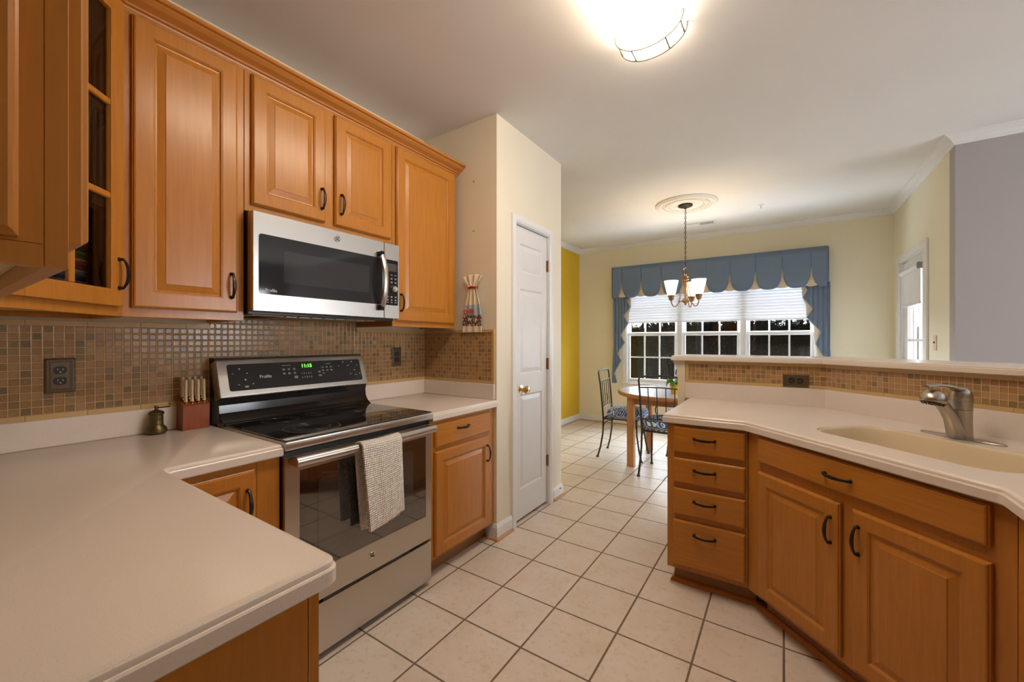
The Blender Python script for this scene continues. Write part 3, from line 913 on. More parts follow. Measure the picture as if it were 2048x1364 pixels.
# ------------------------------------------------------------------ base cabinets
def base_box(name, loc, rz, w, label, depth=0.63, kick=0.07, ztop=0.853, k0=0.0, k1=0.0):
    e = empty(name, loc, rz, label, 'base cabinet')
    mb = MB()
    mb.box(0.0006, w - 0.0006, 0, 0.019, 0.105, ztop, 0.0008)
    mb.box(0.0006, w - 0.0006, 0.0192, depth, 0.105, ztop)
    mb.build('body', 'maple_vertical', e, smooth=0)
    k = MB().box(0.0006 + k0, w - 0.0006 - k1, kick, depth - 0.001, 0.0, 0.1045)
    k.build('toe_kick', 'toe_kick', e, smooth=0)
    return e
# right of the range
c = base_box('base_cabinet', (-1.555, 1.541, 0), PI / 2, 0.575, 'maple base cabinet with drawer and door between range and pantry wall')
drawer_front(c, 0.030, 0.514, 0.708, 0.832, 0.252, 0.786)
cab_door(c, 0.030, 0.514, 0.123, 0.684, 0.478, 0.580)
# corner piece left of the range
c = empty('base_cabinet', (-1.555, 0.4025, 0), PI / 2, 'maple corner base cabinet with a narrow door left of the range', 'base cabinet')
mb = MB()
mb.box(0.0006, 0.2925, 0, 0.019, 0.105, 0.853, 0.0008); mb.box(0.0006, 0.372, 0.0192, 0.63, 0.105, 0.853); mb.box(-0.62, 0.0, 0.0192, 0.63, 0.105, 0.853)
mb.build('body', 'maple_vertical', c, smooth=0)
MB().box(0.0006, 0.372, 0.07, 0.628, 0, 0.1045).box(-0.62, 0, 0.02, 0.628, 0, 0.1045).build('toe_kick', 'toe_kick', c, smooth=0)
MB().box(0.2935, 0.372, 0.0, 0.0188, 0.105, 0.853, 0.0005).build('filler_strip', 'maple_vertical', c, smooth=0)
cab_door(c, 0.050, 0.281, 0.123, 0.829, 0.256, 0.715, stile=0.048)
# run under the nearest counter, fronts face the range side
c = empty('base_cabinet', (-0.68, 0.402, 0), PI, 'nearest maple base cabinet under the left counter, seen from its end', 'base cabinet')
mb = MB()
mb.box(0.0006, 0.8735, 0, 0.019, 0.105, 0.853, 0.0008); mb.box(0.0006, 0.8735, 0.0192, 0.622, 0.105, 0.853)
mb.build('body', 'maple_vertical', c, smooth=0)
MB().box(0.0006, 0.8735, 0.07, 0.62, 0, 0.1045).build('toe_kick', 'toe_kick', c, smooth=0)
MB().box(-0.0065, 0.0004, 0.020, 0.622, 0.0, 0.852).build('end_panel', 'maple_vertical', c, smooth=0)
MB().box(-0.0068, 0.0002, 0.0, 0.0188, 0.0, 0.852, 0.0005).build('end_stile', 'maple_vertical', c, smooth=0)
for a, b, hx in ((0.03, 0.42, 0.39), (0.45, 0.84, 0.48)):
    drawer_front(c, a, b, 0.708, 0.832, (a + b) / 2, 0.786); cab_door(c, a, b, 0.123, 0.684, hx, 0.60)

# drawer stack at the end of the peninsula
KX, KY = -0.139, 2.222
c = base_box('drawer_cabinet', (-0.506, KY, 0), 0, 0.366, 'maple base cabinet with a stack of four drawers at the peninsula end', 0.60, 0.075, 0.853, 0.02, -0.031)
for a, b, hz in ((0.709, 0.841, 0.786), (0.553, 0.678, 0.628), (0.391, 0.523, 0.470), (0.133, 0.361, 0.303)):
    drawer_front(c, 0.034, 0.357, a, b, 0.180, hz, name='drawer')
# diagonal sink base
c = empty('sink_cabinet', (KX, KY, 0), -PI / 4, 'diagonal maple sink base cabinet with two doors and a wide false drawer', 'base cabinet')
inv = (Matrix.Translation((KX, KY, 0)) @ Matrix.Rotation(-PI / 4, 4, 'Z')).inverted()
SW = 0.903
corner2 = (KX + SW / math.sqrt(2), KY - SW / math.sqrt(2))
pl = [L2(KX + 0.0008, KY + 0.001), L2(corner2[0] - 0.001, corner2[1] + 0.001), L2(1.165, corner2[1] + 0.001), L2(1.165, 1.90), L2(0.18, 2.885), L2(KX + 0.0008, 2.885)]
mb = MB(); mb.prism(pl, 0.105, 0.70)
# rim under the counter that leaves room for the bowl
mb.box(0.001, SW - 0.001, 0.0002, 0.019, 0.7001, 0.853)
mb.build('body', 'maple_vertical', c, smooth=0)
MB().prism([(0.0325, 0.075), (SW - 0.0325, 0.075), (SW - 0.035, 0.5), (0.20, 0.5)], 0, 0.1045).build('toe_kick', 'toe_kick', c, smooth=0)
drawer_front(c, 0.072, 0.856, 0.728, 0.841, 0.447, 0.782, name='false_drawer')
cab_door(c, 0.072, 0.452, 0.125, 0.686, 0.420, 0.578)
cab_door(c, 0.496, 0.858, 0.125, 0.686, 0.520, 0.585)
# leg of the peninsula towards the viewer
c = base_box('base_cabinet', (corner2[0], corner2[1] - 0.0005, 0), -PI / 2, 1.25, 'plain maple base cabinet right of the sink doors at the right edge', 0.66, 0.075)
drawer_front(c, 0.62, 1.20, 0.708, 0.832, 0.91, 0.786); cab_door(c, 0.62, 0.90, 0.123, 0.684, 0.87, 0.60); cab_door(c, 0.92, 1.20, 0.123, 0.684, 0.95, 0.60)
# quarter-round shoe along the peninsula toe kicks
o = MB().sweep([(-0.486, 2.60), (-0.486, KY + 0.0745), (-0.1085, KY + 0.0745), (corner2[0] + 0.0745, corner2[1] + 0.0315), (corner2[0] + 0.0745, 0.35)][::-1][::-1],
               [(0.0005, 0.0), (0.0005, 0.020), (0.006, 0.019), (0.014, 0.012), (0.018, 0.0)]).build('shoe_molding', 'maple_molding', smooth=0)
tag(o, 'maple quarter-round shoe molding along the peninsula toe kick', 'shoe molding')

# ------------------------------------------------------------------ countertops
def rounded(poly, radii, seg=6):
    out = []; n = len(poly)
    for i, p in enumerate(poly):
        r = radii.get(i, 0)
        if not r: out.append(p); continue
        a = (Vector(poly[i - 1]) - Vector(p)).normalized(); b = (Vector(poly[(i + 1) % n]) - Vector(p)).normalized()
        ang = a.angle(b); d = r / math.tan(ang / 2)
        p0 = Vector(p) + a * d; p1 = Vector(p) + b * d
        cc = Vector(p) + (a + b).normalized() * (r / math.sin(ang / 2))
        a0 = math.atan2(p0.y - cc.y, p0.x - cc.x); a1 = math.atan2(p1.y - cc.y, p1.x - cc.x)
        dd = (a1 - a0 + PI) % (2 * PI) - PI
        for k in range(seg + 1):
            w = a0 + dd * k / seg; out.append((cc.x + r * math.cos(w), cc.y + r * math.sin(w)))
    return out
CPROF = [(0.014, -0.045), (0.004, -0.045), (0.0, -0.041), (0.0, -0.017), (0.0022, -0.014), (0.0045, -0.0132), (0.0045, -0.0095), (0.0055, -0.005), (0.009, -0.0015), (0.014, 0.0)]
def counter(name, poly, label, hole=None):
    rings = [[(x, y, CT + z) for x, y in inset_poly(poly, i)] for i, z in CPROF]
    mb = MB(); mb.loft(rings, True, hole is None, hole is None)
    if hole:
        for z, hr in ((CT, hole), (CT - 0.045, hole)):
            pr = rings[-1] if z == CT else rings[0]
            bm = bmesh.new()
            es = []
            for lp in ([(p[0], p[1], z) for p in pr], [(x, y, z) for x, y in hr]):
                vv = [bm.verts.new(p) for p in lp]
                es += [bm.edges.new((vv[i], vv[(i + 1) % len(vv)])) for i in range(len(vv))]
            bmesh.ops.triangle_fill(bm, use_beauty=True, edges=es)
            mb.bm(bm)
    o = mb.build(name, 'counter', None, smooth=25)
    return tag(o, label, 'countertop')
g_ = 0.0015
cA = counter('countertop', rounded([(-2.188, -0.223), (-0.648, -0.223), (-0.648, 0.431), (-1.528, 0.431), (-1.528, 0.7755), (-2.188, 0.7755)], {2: 0.028, 3: 0.02}),
             'large cream L-shaped countertop in the left foreground')
MB().box(-2.188, -2.170, -0.2045, 0.7755, CT + 0.0003, CT + 0.100, 0.003).box(-2.188, -0.648, -0.223, -0.205, CT + 0.0003, CT + 0.100, 0.003).build('upstand', 'counter', cA)
cB = counter('countertop', [(-2.188, 1.538), (-1.523, 1.538), (-1.523, 2.118), (-2.188, 2.118)], 'small cream countertop between range and pantry wall')
MB().box(-2.188, -2.170, 1.538, 2.118, CT + 0.0003, CT + 0.100, 0.003).box(-2.1698, -1.545, 2.100, 2.118, CT + 0.0003, CT + 0.100, 0.003).build('upstand', 'counter', cB)

# peninsula counter with integral sink
SC, SS = math.cos(-PI / 4), math.sin(-PI / 4)
def uv2xy(u, v):      # u along (1,-1), v along (1,1)
    r2 = math.sqrt(0.5)
    return (u * r2 + v * r2, -u * r2 + v * r2)
def bowl(inset, u0=-1.478, u1=-0.850, v0=1.588, v1=1.945, rad=0.10, seg=8):
    q = [(u0 + inset, v0 + inset), (u1 - inset, v0 + inset), (u1 - inset, v1 - inset), (u0 + inset, v1 - inset)]
    return rounded(q, {i: max(0.02, rad - inset * 0.5) for i in range(4)}, seg)
hole = [uv2xy(u, v) for u, v in bowl(0.0)]
K1 = 2.040
cP = counter('countertop', rounded([(-0.527, 2.195), (K1 - 2.195, 2.195), (0.468, K1 - 0.468), (0.468, 0.30), (1.1895, 0.30), (1.1895, 1.9215), (0.2025, 2.9085), (-0.527, 2.9085)], {0: 0.012, 2: 0.03}),
             'cream countertop with integral sink on the peninsula', hole)
KB = 3.085
st = 0.018
mb = MB().sweep([(-0.545, 2.9095), (0.2025, 2.9095), (1.1885, 1.9235), (1.1885, 0.30)], [(0.0, CT + 0.0003), (0.0, CT + 0.104), (st - 0.002, CT + 0.104), (st, CT + 0.102), (st, CT + 0.0003)])
mb.build('upstand', 'counter', cP, smooth=0)
mb = MB()
rings = []
for ins, z in ((0.0, -0.045), (0.0, -0.004), (0.003, 0.0), (0.0065, -0.002), (0.010, -0.010), (0.016, -0.05), (0.024, -0.12), (0.040, -0.160), (0.075, -0.178), (0.13, -0.183)):
    rings.append([(*uv2xy(u, v), CT + z) for u, v in bowl(ins)])
mb.loft(rings[1:], True, False, True)
mb.build('sink_bowl', 'sink_cream', cP, smooth=50)
cx_, cy_ = uv2xy(-1.16, 1.78)
MB().lathe([(0.045, 0), (0.043, 0.003), (0.030, 0.002), (0.0, 0.001)], (cx_, cy_, CT - 0.183), 24).build('drain', 'nickel', cP)

# raised bar top
BT0, BT1 = 1.148, 1.180
bar = [(-0.628, 2.860), (0.182, 2.860), (1.145, 1.897), (1.145, 1.302), (1.52, 1.302), (1.52, 2.06), (0.36, 3.22), (-0.628, 3.22)]
rings = [[(x, y, z) for x, y in inset_poly(bar, i)] for i, z in ((0.008, BT0), (0.002, BT0), (0, BT0 + 0.003), (0, BT0 + 0.020), (0.003, BT0 + 0.022), (0.003, BT1 - 0.005), (0.008, BT1))]
o = MB().loft(rings).build('bar_top', 'counter', smooth=25)
tag(o, 'raised cream bar top above the peninsula backsplash', 'bar top')
# pilaster end of the half wall with a small capital
mb = MB()
mb.box(-0.592, -0.5455, 2.8935, 3.03, 0, 1.045, 0.001)
mb.sweep([(-0.600, 3.035), (-0.600, 2.8925), (-0.5455, 2.8925)][::1], [(0, 1.042), (-0.004, 1.042), (-0.004, 1.050), (0.0, 1.050)][::-1])
capp = [(0.0, 1.045), (0.003, 1.050), (0.003, 1.060), (0.006, 1.068), (0.006, 1.090), (0.012, 1.100), (0.014, 1.112), (0.022, 1.125), (0.028, 1.132), (0.030, 1.1465)]
mb.loft([[(-0.592 - a, 2.8935, z), (-0.5455, 2.8935, z), (-0.5455, 3.03, z), (-0.592 - a, 3.03, z)] for a, z in capp])
o = mb.build('trim_3', 'bar_trim', smooth=0)
tag(o, 'cream pilaster with a small capital at the end of the half wall', 'pilaster', None, 'structure')

# ------------------------------------------------------------------ mosaic backsplashes
PT = 0.0262
def mosaic_panel(mb, org, ux, w, z0, z1, th, u_off=0.0, v_off=0.0):
    """vertical panel; org = world xy of lower-left seen from the room, ux = unit dir to the right; UV in metres"""
    ux = Vector(ux).normalized(); nx = Vector((ux.y, -ux.x))     # towards the room
    a = Vector(org) + nx * th; b = a + ux * w; a0 = Vector(org); b0 = a0 + ux * w
    V_ = [(a.x, a.y, z0), (b.x, b.y, z0), (b.x, b.y, z1), (a.x, a.y, z1), (a0.x, a0.y, z0), (b0.x, b0.y, z0), (b0.x, b0.y, z1), (a0.x, a0.y, z1)]
    F_ = [(0, 1, 2, 3), (4, 7, 6, 5), (0, 4, 5, 1), (1, 5, 6, 2), (2, 6, 7, 3), (3, 7, 4, 0)]
    q = [(u_off, v_off), (u_off + w, v_off), (u_off + w, v_off + z1 - z0), (u_off, v_off + z1 - z0)]
    z = [(u_off, v_off)] * 4
    mb.add(V_, F_, [q, z, z, z, z, z])
def border(mb, org, ux, s0, s1, z0, z1, th, step=0.152, vert=False):
    ux = Vector(ux).normalized(); nx = Vector((ux.y, -ux.x))
    if vert:
        z = z0
        while z < z1 - 0.005:
            e = min(z + step, z1)
            a = Vector(org) + ux * s0; b = Vector(org) + ux * s1
            mb.prism([(a.x, a.y), (b.x, b.y), (b.x + nx.x * th, b.y + nx.y * th), (a.x + nx.x * th, a.y + nx.y * th)], z + 0.0006, e - 0.0006); z = e
        return
    s_ = s0
    while s_ < s1 - 0.005:
        e = min(s_ + step, s1)
        a = Vector(org) + ux * (s_ + 0.0006); b = Vector(org) + ux * (e - 0.0006)
        mb.prism([(a.x, a.y), (b.x, b.y), (b.x + nx.x * th, b.y + nx.y * th), (a.x + nx.x * th, a.y + nx.y * th)], z0, z1); s_ = e
def strip(parent, *a, **k):
    m_ = MB(); border(m_, *a, **k); m_.build('border_strip', 'border_tile', parent, smooth=0)
BZ0, BZ1 = CT + 0.1005, CT + 0.119       # lower border
TZ = BZ1 + 12 * PT                       # top of mosaic
mb = MB()
Y0 = -0.224
mosaic_panel(mb, (WX + 0.0006, Y0), (0, 1), 1.0035, BZ1 + 0.0005, TZ, 0.009, 0.0, PT * 50)
mosaic_panel(mb, (WX + 0.0006, Y0 + 1.004), (0, 1), 0.765, 0.90, 1.418, 0.009, 1.004, PT * 50 - (BZ1 + 0.0005 - 0.90))
mosaic_panel(mb, (WX + 0.0006, Y0 + 1.7695), (0, 1), 0.565, BZ1 + 0.0005, TZ, 0.009, 1.7695, PT * 50)
o = mb.build('mosaic_backsplash', 'mosaic', smooth=0, fix=False)
tag(o, 'brown glass mosaic backsplash behind the range and left counter', 'backsplash')
for a, b in ((0.0, 1.0035), (1.7695, 2.335)):
    strip(o, (WX + 0.0006, Y0), (0, 1), a, b, BZ0, BZ1, 0.012); strip(o, (WX + 0.0006, Y0), (0, 1), a, b, TZ + 0.0005, TZ + 0.019, 0.012)
mb = MB()
mosaic_panel(mb, (-2.181, 2.12), (1, 0), 0.615, BZ1 + 0.0005, TZ, 0.009, 5.0, PT * 50)
o = mb.build('mosaic_backsplash', 'mosaic', smooth=0, fix=False)
tag(o, 'brown glass mosaic backsplash on the pantry wall beside the small counter', 'backsplash')
strip(o, (-2.181, 2.12), (1, 0), 0, 0.632, BZ0, BZ1, 0.012); strip(o, (-2.181, 2.12), (1, 0), 0, 0.632, TZ + 0.0005, TZ + 0.019, 0.012)
strip(o, (-2.181, 2.12), (1, 0), 0.6155, 0.632, BZ1 + 0.0006, TZ, 0.012, vert=True)
# peninsula: short facing wall and diagonal
z0 = CT + 0.1045; zb = z0 + 0.017; zt = zb + 4 * PT
mb = MB()
mosaic_panel(mb, (-0.525, 2.9095), (1, 0), 0.7245, zb + 0.0005, zt, 0.009, 8.0, PT * 80)
DGL = math.hypot(0.986, 0.986)
mosaic_panel(mb, (0.2025, 2.9095), (1, -1), DGL - 0.004, zb + 0.0005, zt, 0.009, 9.0, PT * 80)
o = mb.build('mosaic_backsplash', 'mosaic', smooth=0, fix=False)
tag(o, 'narrow brown mosaic band under the raised bar top', 'backsplash')
strip(o, (-0.5445, 2.9095), (1, 0), 0, 0.744, z0, zb, 0.012); strip(o, (-0.5445, 2.9095), (1, 0), 0, 0.744, zt + 0.0005, BT0 - 0.001, 0.012)
strip(o, (-0.5445, 2.9095), (1, 0), 0, 0.019, zb + 0.0005, zt, 0.012, vert=True)
strip(o, (0.2025, 2.9095), (1, -1), 0.003, DGL - 0.01, z0, zb, 0.012); strip(o, (0.2025, 2.9095), (1, -1), 0.003, DGL - 0.01, zt + 0.0005, BT0 - 0.001, 0.012)

# ------------------------------------------------------------------ brand roundel: ring with a small script monogram
def roundel(parent, x, y, z, r, name='emblem'):
    mb = MB()
    mb.lathe([(r, 0), (r, 0.0012), (r * 0.9, 0.0022), (r * 0.86, 0.0012), (0, 0.0010)], (x, y, z), 28, 'Y', cap=False)
    o = mb.build(name, 'chrome', parent)
    m2 = MB()
    # two interlaced script letters drawn as thin strokes
    def st(pts, w=0.075):
        P = [(x + a * r, y - 0.0016, z + b * r) for a, b in pts]
        m2.tube(P, r * w, 6)
    st([(-0.08, 0.38), (-0.26, 0.46), (-0.44, 0.30), (-0.48, 0.05), (-0.36, -0.15), (-0.18, -0.08), (-0.12, 0.10), (-0.12, -0.30), (-0.28, -0.48), (-0.48, -0.36)])
    st([(0.42, 0.36), (0.26, 0.46), (0.12, 0.30), (0.20, 0.08), (0.36, 0.02), (0.16, -0.06), (0.06, -0.28), (0.20, -0.46), (0.44, -0.34), (0.52, -0.16)])
    for k in range(4):
        a = PI / 4 + k * PI / 2
        st([(0.62 * math.cos(a - 0.35), 0.62 * math.sin(a - 0.35)), (0.74 * math.cos(a), 0.74 * math.sin(a)), (0.62 * math.cos(a + 0.35), 0.62 * math.sin(a + 0.35))], 0.05)
    m2.build('monogram', 'black_plastic', o)
    return o

# ------------------------------------------------------------------ range  (local X = along the wall, origin left-front of door plane)
RY, RW = 0.7785, 0.7555
r = empty('range', (-1.53, RY, 0), PI / 2, 'stainless electric range with black glass cooktop', 'range')
MB().box(0.003, RW - 0.003, 0.035, 0.62, 0.03, 0.872).build('body', 'black_plastic', r, smooth=0)
for x in (0.06, RW - 0.06):
    for y in (0.08, 0.56):
        MB().lathe([(0.018, 0), (0.018, 0.008), (0.008, 0.012), (0.008, 0.03)], (x, y, 0), 12).build('foot', 'black_plastic', r)
# storage drawer
dw = MB().box(0.003, RW - 0.003, 0.0, 0.034, 0.035, 0.236, 0.004, 2).build('storage_drawer', 'stainless', r)
MB().box(0.15, RW - 0.15, -0.002, 0.02, 0.238, 0.2475, 0.002).build('drawer_grip', 'black_plastic', dw)
# oven door
d = MB()
wx0, wx1, wz0, wz1 = 0.058, RW - 0.042, 0.375, 0.787
def plate_hole(mb, x0, x1, z0, z1, hx0, hx1, hz0, hz1, y0, y1, bev=0.0):
    mb.box(x0, hx0, y0, y1, z0, z1); mb.box(hx1, x1, y0, y1, z0, z1); mb.box(hx0, hx1, y0, y1, z0, hz0); mb.box(hx0, hx1, y0, y1, hz1, z1)
plate_hole(d, 0.003, RW - 0.003, 0.250, 0.846, wx0, wx1, wz0, wz1, 0.0, 0.033)
od = d.build('oven_door', 'stainless', r, smooth=0)
MB().box(wx0 + 0.0005, wx1 - 0.0005, 0.001, 0.006, wz0 + 0.0005, wz1 - 0.0005, 0.001).build('oven_window', 'black_glass', od, smooth=0)
w = MB()
rr = rounded([(wx0 + 0.075, wz0 + 0.045), (wx1 - 0.085, wz0 + 0.045), (wx1 - 0.085, wz1 - 0.05), (wx0 + 0.075, wz1 - 0.05)], {i: 0.02 for i in range(4)}, 5)
w.loft([[(x, 0.0008, z) for x, z in rr], [(x, 0.0003, z) for x, z in rr]])
w.build('inner_window', 'grey_glass', od, smooth=0)
v = MB()
for a, b in ((0.10, 0.245), (0.255, 0.40), (0.41, 0.50), (0.50, 0.655)):
    v.box(a, b - 0.012, -0.0006, 0.002, 0.822, 0.829)
v.build('vent_slots', 'black_plastic', od, smooth=0)
h = MB()
pts = [(0.018 + (RW - 0.045) * i / 12, -0.052 - 0.010 * math.sin(PI * i / 12), 0.833) for i in range(13)]
h.tube(pts, 0.0165, 14, flat=(0.8, 1.15))
hd = h.build('handle', 'stainless', od)
for x in (0.025, RW - 0.036):
    MB().box(x - 0.010, x + 0.010, -0.05, 0.0, 0.818, 0.846, 0.004).build('bracket', 'nickel', hd)
roundel(od, 0.385, -0.0002, 0.321, 0.0175)
# cooktop
ck = MB().box(-0.0005, RW + 0.0005, -0.012, 0.575, 0.8725, 0.905, 0.004, 2).build('cooktop', 'stainless', r)
gl = MB().box(0.004, RW - 0.004, -0.006, 0.572, 0.9052, 0.911, 0.002).build('glass_top', 'black_glass', ck, smooth=0)
for bx, by, br, inner in ((0.195, 0.150, 0.115, 0.075), (0.195, 0.415, 0.080, 0.0), (0.560, 0.150, 0.095, 0.0), (0.560, 0.415, 0.115, 0.075), (0.378, 0.43, 0.055, 0)):
    mb = MB()
    for q in ([br, inner] if inner else [br]):
        mb.lathe([(q - 0.010, 0.0001), (q - 0.010, 0.0004), (q, 0.0004), (q, 0.0001)], (bx, by, 0.911), 48, cap=False)
        for t_ in range(1, 4):
            if q - 0.010 - t_ * 0.008 > 0.02:
                mb.lathe([(q - 0.0115 - t_ * 0.008, 0.0001), (q - 0.0115 - t_ * 0.008, 0.0003), (q - 0.010 - t_ * 0.008, 0.0003), (q - 0.010 - t_ * 0.008, 0.0001)], (bx, by, 0.911), 48, cap=False)
    mb.build('burner_ring', 'burner_mark', gl, smooth=0)
# backguard: black swept base, tilted stainless panel
bgp = [(0.648, 0.905), (0.648, 1.20), (0.600, 1.20), (0.560, 1.05), (0.545, 1.025), (0.552, 0.990), (0.548, 0.955), (0.530, 0.930), (0.510, 0.916), (0.500, 0.9112), (0.500, 0.905)]
mb = MB().loft([[(x, y, z) for y, z in bgp] for x in (-0.002, RW + 0.002)])
bgd = mb.build('backguard', 'black_gloss', r, smooth=0)
Mx = Matrix.Translation((0, 0.540, 1.022)) @ Matrix.Rotation(math.radians(-18.5), 4, 'X')
m = MB(); m.T = Mx; m.box(-0.006, RW + 0.006, -0.012, 0.05, 0.0, 0.176, 0.008, 3)
cp = m.build('control_housing', 'stainless', bgd)
rr = rounded([(0.035, 0.026), (RW - 0.028, 0.026), (RW - 0.028, 0.152), (0.035, 0.152)], {i: 0.010 for i in range(4)}, 4)
m = MB(); m.T = Mx; m.loft([[(x, -0.0126, z) for x, z in rr], [(x, -0.0118, z) for x, z in rr]])
pn = m.build('control_panel', 'black_gloss', cp, smooth=0)
def on_panel(s, size, x, z, mat='legend', bold=0.0, name='lettering'):
    return text_mesh(name, s, size, mat, pn.parent.parent if False else cp, Mx @ face_front(x, -0.0128, z), 0.0002, bold)
on_panel('Profile', 0.021, 0.195, 0.085, 'legend', 0.0004)
on_panel('11:15', 0.026, 0.405, 0.128, 'display_green', 0.0005, 'clock_display')
for row, s_ in enumerate(('1  2  3  4  5', '6  7  8  9  0')):
    on_panel(s_, 0.0115, 0.398, 0.088 - row * 0.021)
lg = MB(); lg.T = Mx
rs = random.Random(3)
def dash(x, z, w=0.012, h=0.0022):
    lg.box(x - w / 2, x + w / 2, -0.0131, -0.0127, z - h / 2, z + h / 2)
for x in (0.285, 0.310, 0.338):
    for z in (0.117, 0.096):
        dash(x, z, 0.011); dash(x, z - 0.005, 0.013)
dash(0.30, 0.135, 0.045, 0.0018)
for z in (0.076, 0.071, 0.066): dash(0.342, z, 0.018)
dash(0.470, 0.094, 0.012); dash(0.470, 0.088, 0.014); dash(0.472, 0.074, 0.016); dash(0.472, 0.069, 0.018)
for x in (0.492, 0.517, 0.541):
    for z in (0.118, 0.100):
        dash(x, z, 0.012); dash(x, z - 0.005, 0.012)
dash(0.495, 0.082, 0.012); dash(0.528, 0.134, 0.035, 0.0018)
for (a, b) in ((0.085, 0.125), (0.62, 0.135), (0.675, 0.135), (0.685, 0.085), (0.105, 0.072)):
    dash(a, b + 0.004, 0.006, 0.006); dash(a - 0.030, b - 0.018, 0.008); dash(a + 0.030, b - 0.018, 0.005, 0.005)
dash(0.107, 0.045, 0.018); dash(0.107, 0.040, 0.014); dash(0.69, 0.060, 0.016)
lg.build('button_legends', 'legend', cp, smooth=0)

# ------------------------------------------------------------------ microwave
MY, MW_, MZ0, MZ1 = 0.7865, 0.7545, 1.402, 1.812
mwv = empty('microwave', (-1.79, MY, 0), PI / 2, 'stainless over-the-range microwave with dark glass door', 'microwave')
MB().box(0.001, MW_ - 0.001, 0.046, 0.398, MZ0 - 0.012, MZ1 + 0.006, 0.002).build('body', 'black_plastic', mwv, smooth=0)
MB().box(0.0005, MW_ - 0.0005, 0.022, 0.0455, MZ0 + 0.002, MZ1 - 0.001).build('bezel', 'nickel', mwv, smooth=0)
SX = 0.652
gx0, gx1, gz0, gz1 = 0.022, SX - 0.010, MZ0 + 0.072, MZ1 - 0.090
d = MB(); d.box(0.0, SX - 0.001, 0.0, 0.0218, MZ0, MZ1, 0.002)
md = d.build('door', 'stainless', mwv, smooth=0)
rr = rounded([(gx0, gz0), (gx1, gz0), (gx1, gz1), (gx0, gz1)], {i: 0.012 for i in range(4)}, 5)
MB().loft([[(x, -0.0012, z) for x, z in rr], [(x, 0.0005, z) for x, z in rr]]).build('door_glass', 'smoked_glass', md, smooth=0)
rr = rounded([(gx0 + 0.10, gz0 + 0.055), (gx1 - 0.085, gz0 + 0.055), (gx1 - 0.085, gz1 - 0.055), (gx0 + 0.10, gz1 - 0.055)], {i: 0.010 for i in range(4)}, 5)
MB().loft([[(x, -0.0016, z) for x, z in rr], [(x, -0.0010, z) for x, z in rr]]).build('viewing_window', 'smoked_window', md, smooth=0)
h = MB()
pts = []
for i in range(15):
    t_ = -1 + 2 * i / 14
    pts.append((SX - 0.028, -0.016 - 0.034 * (1 - abs(t_) ** 2.2), 1.598 + t_ * 0.150))
h.tube(pts, 0.0125, 12, flat=(1.25, 0.7))
hd = h.build('handle', 'stainless', md)
for z in (1.455, 1.741):
    MB().box(SX - 0.045, SX - 0.018, -0.030, -0.0014, z - 0.014, z + 0.014, 0.004).build('bracket', 'black_gloss', hd)
roundel(md, 0.375, -0.0002, MZ1 - 0.040, 0.0165)
text_mesh('lettering', 'Profile', 0.0185, 'legend', md, face_front(0.070, -0.0022, gz0 + 0.016), 0.0002, 0.0002)
p_ = MB().box(SX + 0.001, MW_, 0.0, 0.0218, MZ0, MZ1, 0.002).build('control_frame', 'stainless', mwv, smooth=0)
rr = rounded([(SX + 0.004, gz0), (MW_ - 0.010, gz0), (MW_ - 0.010, gz1), (SX + 0.004, gz1)], {i: 0.006 for i in range(4)}, 4)
MB().loft([[(x, -0.0012, z) for x, z in rr], [(x, 0.0005, z) for x, z in rr]]).build('control_panel', 'black_gloss', p_, smooth=0)
MB().box(SX + 0.016, MW_ - 0.018, -0.0018, -0.0011, gz1 - 0.062, gz1 - 0.020).build('display', 'grey_glass', p_, smooth=0)
lg = MB()
for ri, z in enumerate((1.640, 1.622, 1.602, 1.565, 1.548, 1.522, 1.505, 1.489)):
    for ci in range(3):
        if ri in (3, 4) and ci > 0: continue
        x = SX + 0.022 + ci * 0.027
        w_ = rs.choice((0.010, 0.012, 0.014))
        lg.box(x - w_ / 2, x + w_ / 2, -0.0017, -0.0011, z - 0.001, z + 0.001)
        if ri in (1, 2, 5, 6): lg.box(x - 0.005, x + 0.005, -0.0017, -0.0011, z - 0.006, z - 0.004)
lg.build('button_legends', 'legend', p_, smooth=0)
MB().lathe([(0.0195, 0), (0.0185, 0.012), (0.0155, 0.017), (0.010, 0.0165), (0.0, 0.016)], (SX + 0.060, -0.0012, 1.563), 24, 'Y').build('dial', 'nickel', p_)
vt = MB()
for i in range(10):
    vt.box(0.06 + i * 0.062, 0.06 + i * 0.062 + 0.05, 0.10, 0.36, MZ0 - 0.0145, MZ0 - 0.0122)
vt.build('grease_filter', 'nickel', mwv, smooth=0)
MB().box(0.03, 0.16, 0.07, 0.36, MZ0 - 0.0145, MZ0 - 0.0122).build('task_light', 'almond', mwv, smooth=0)

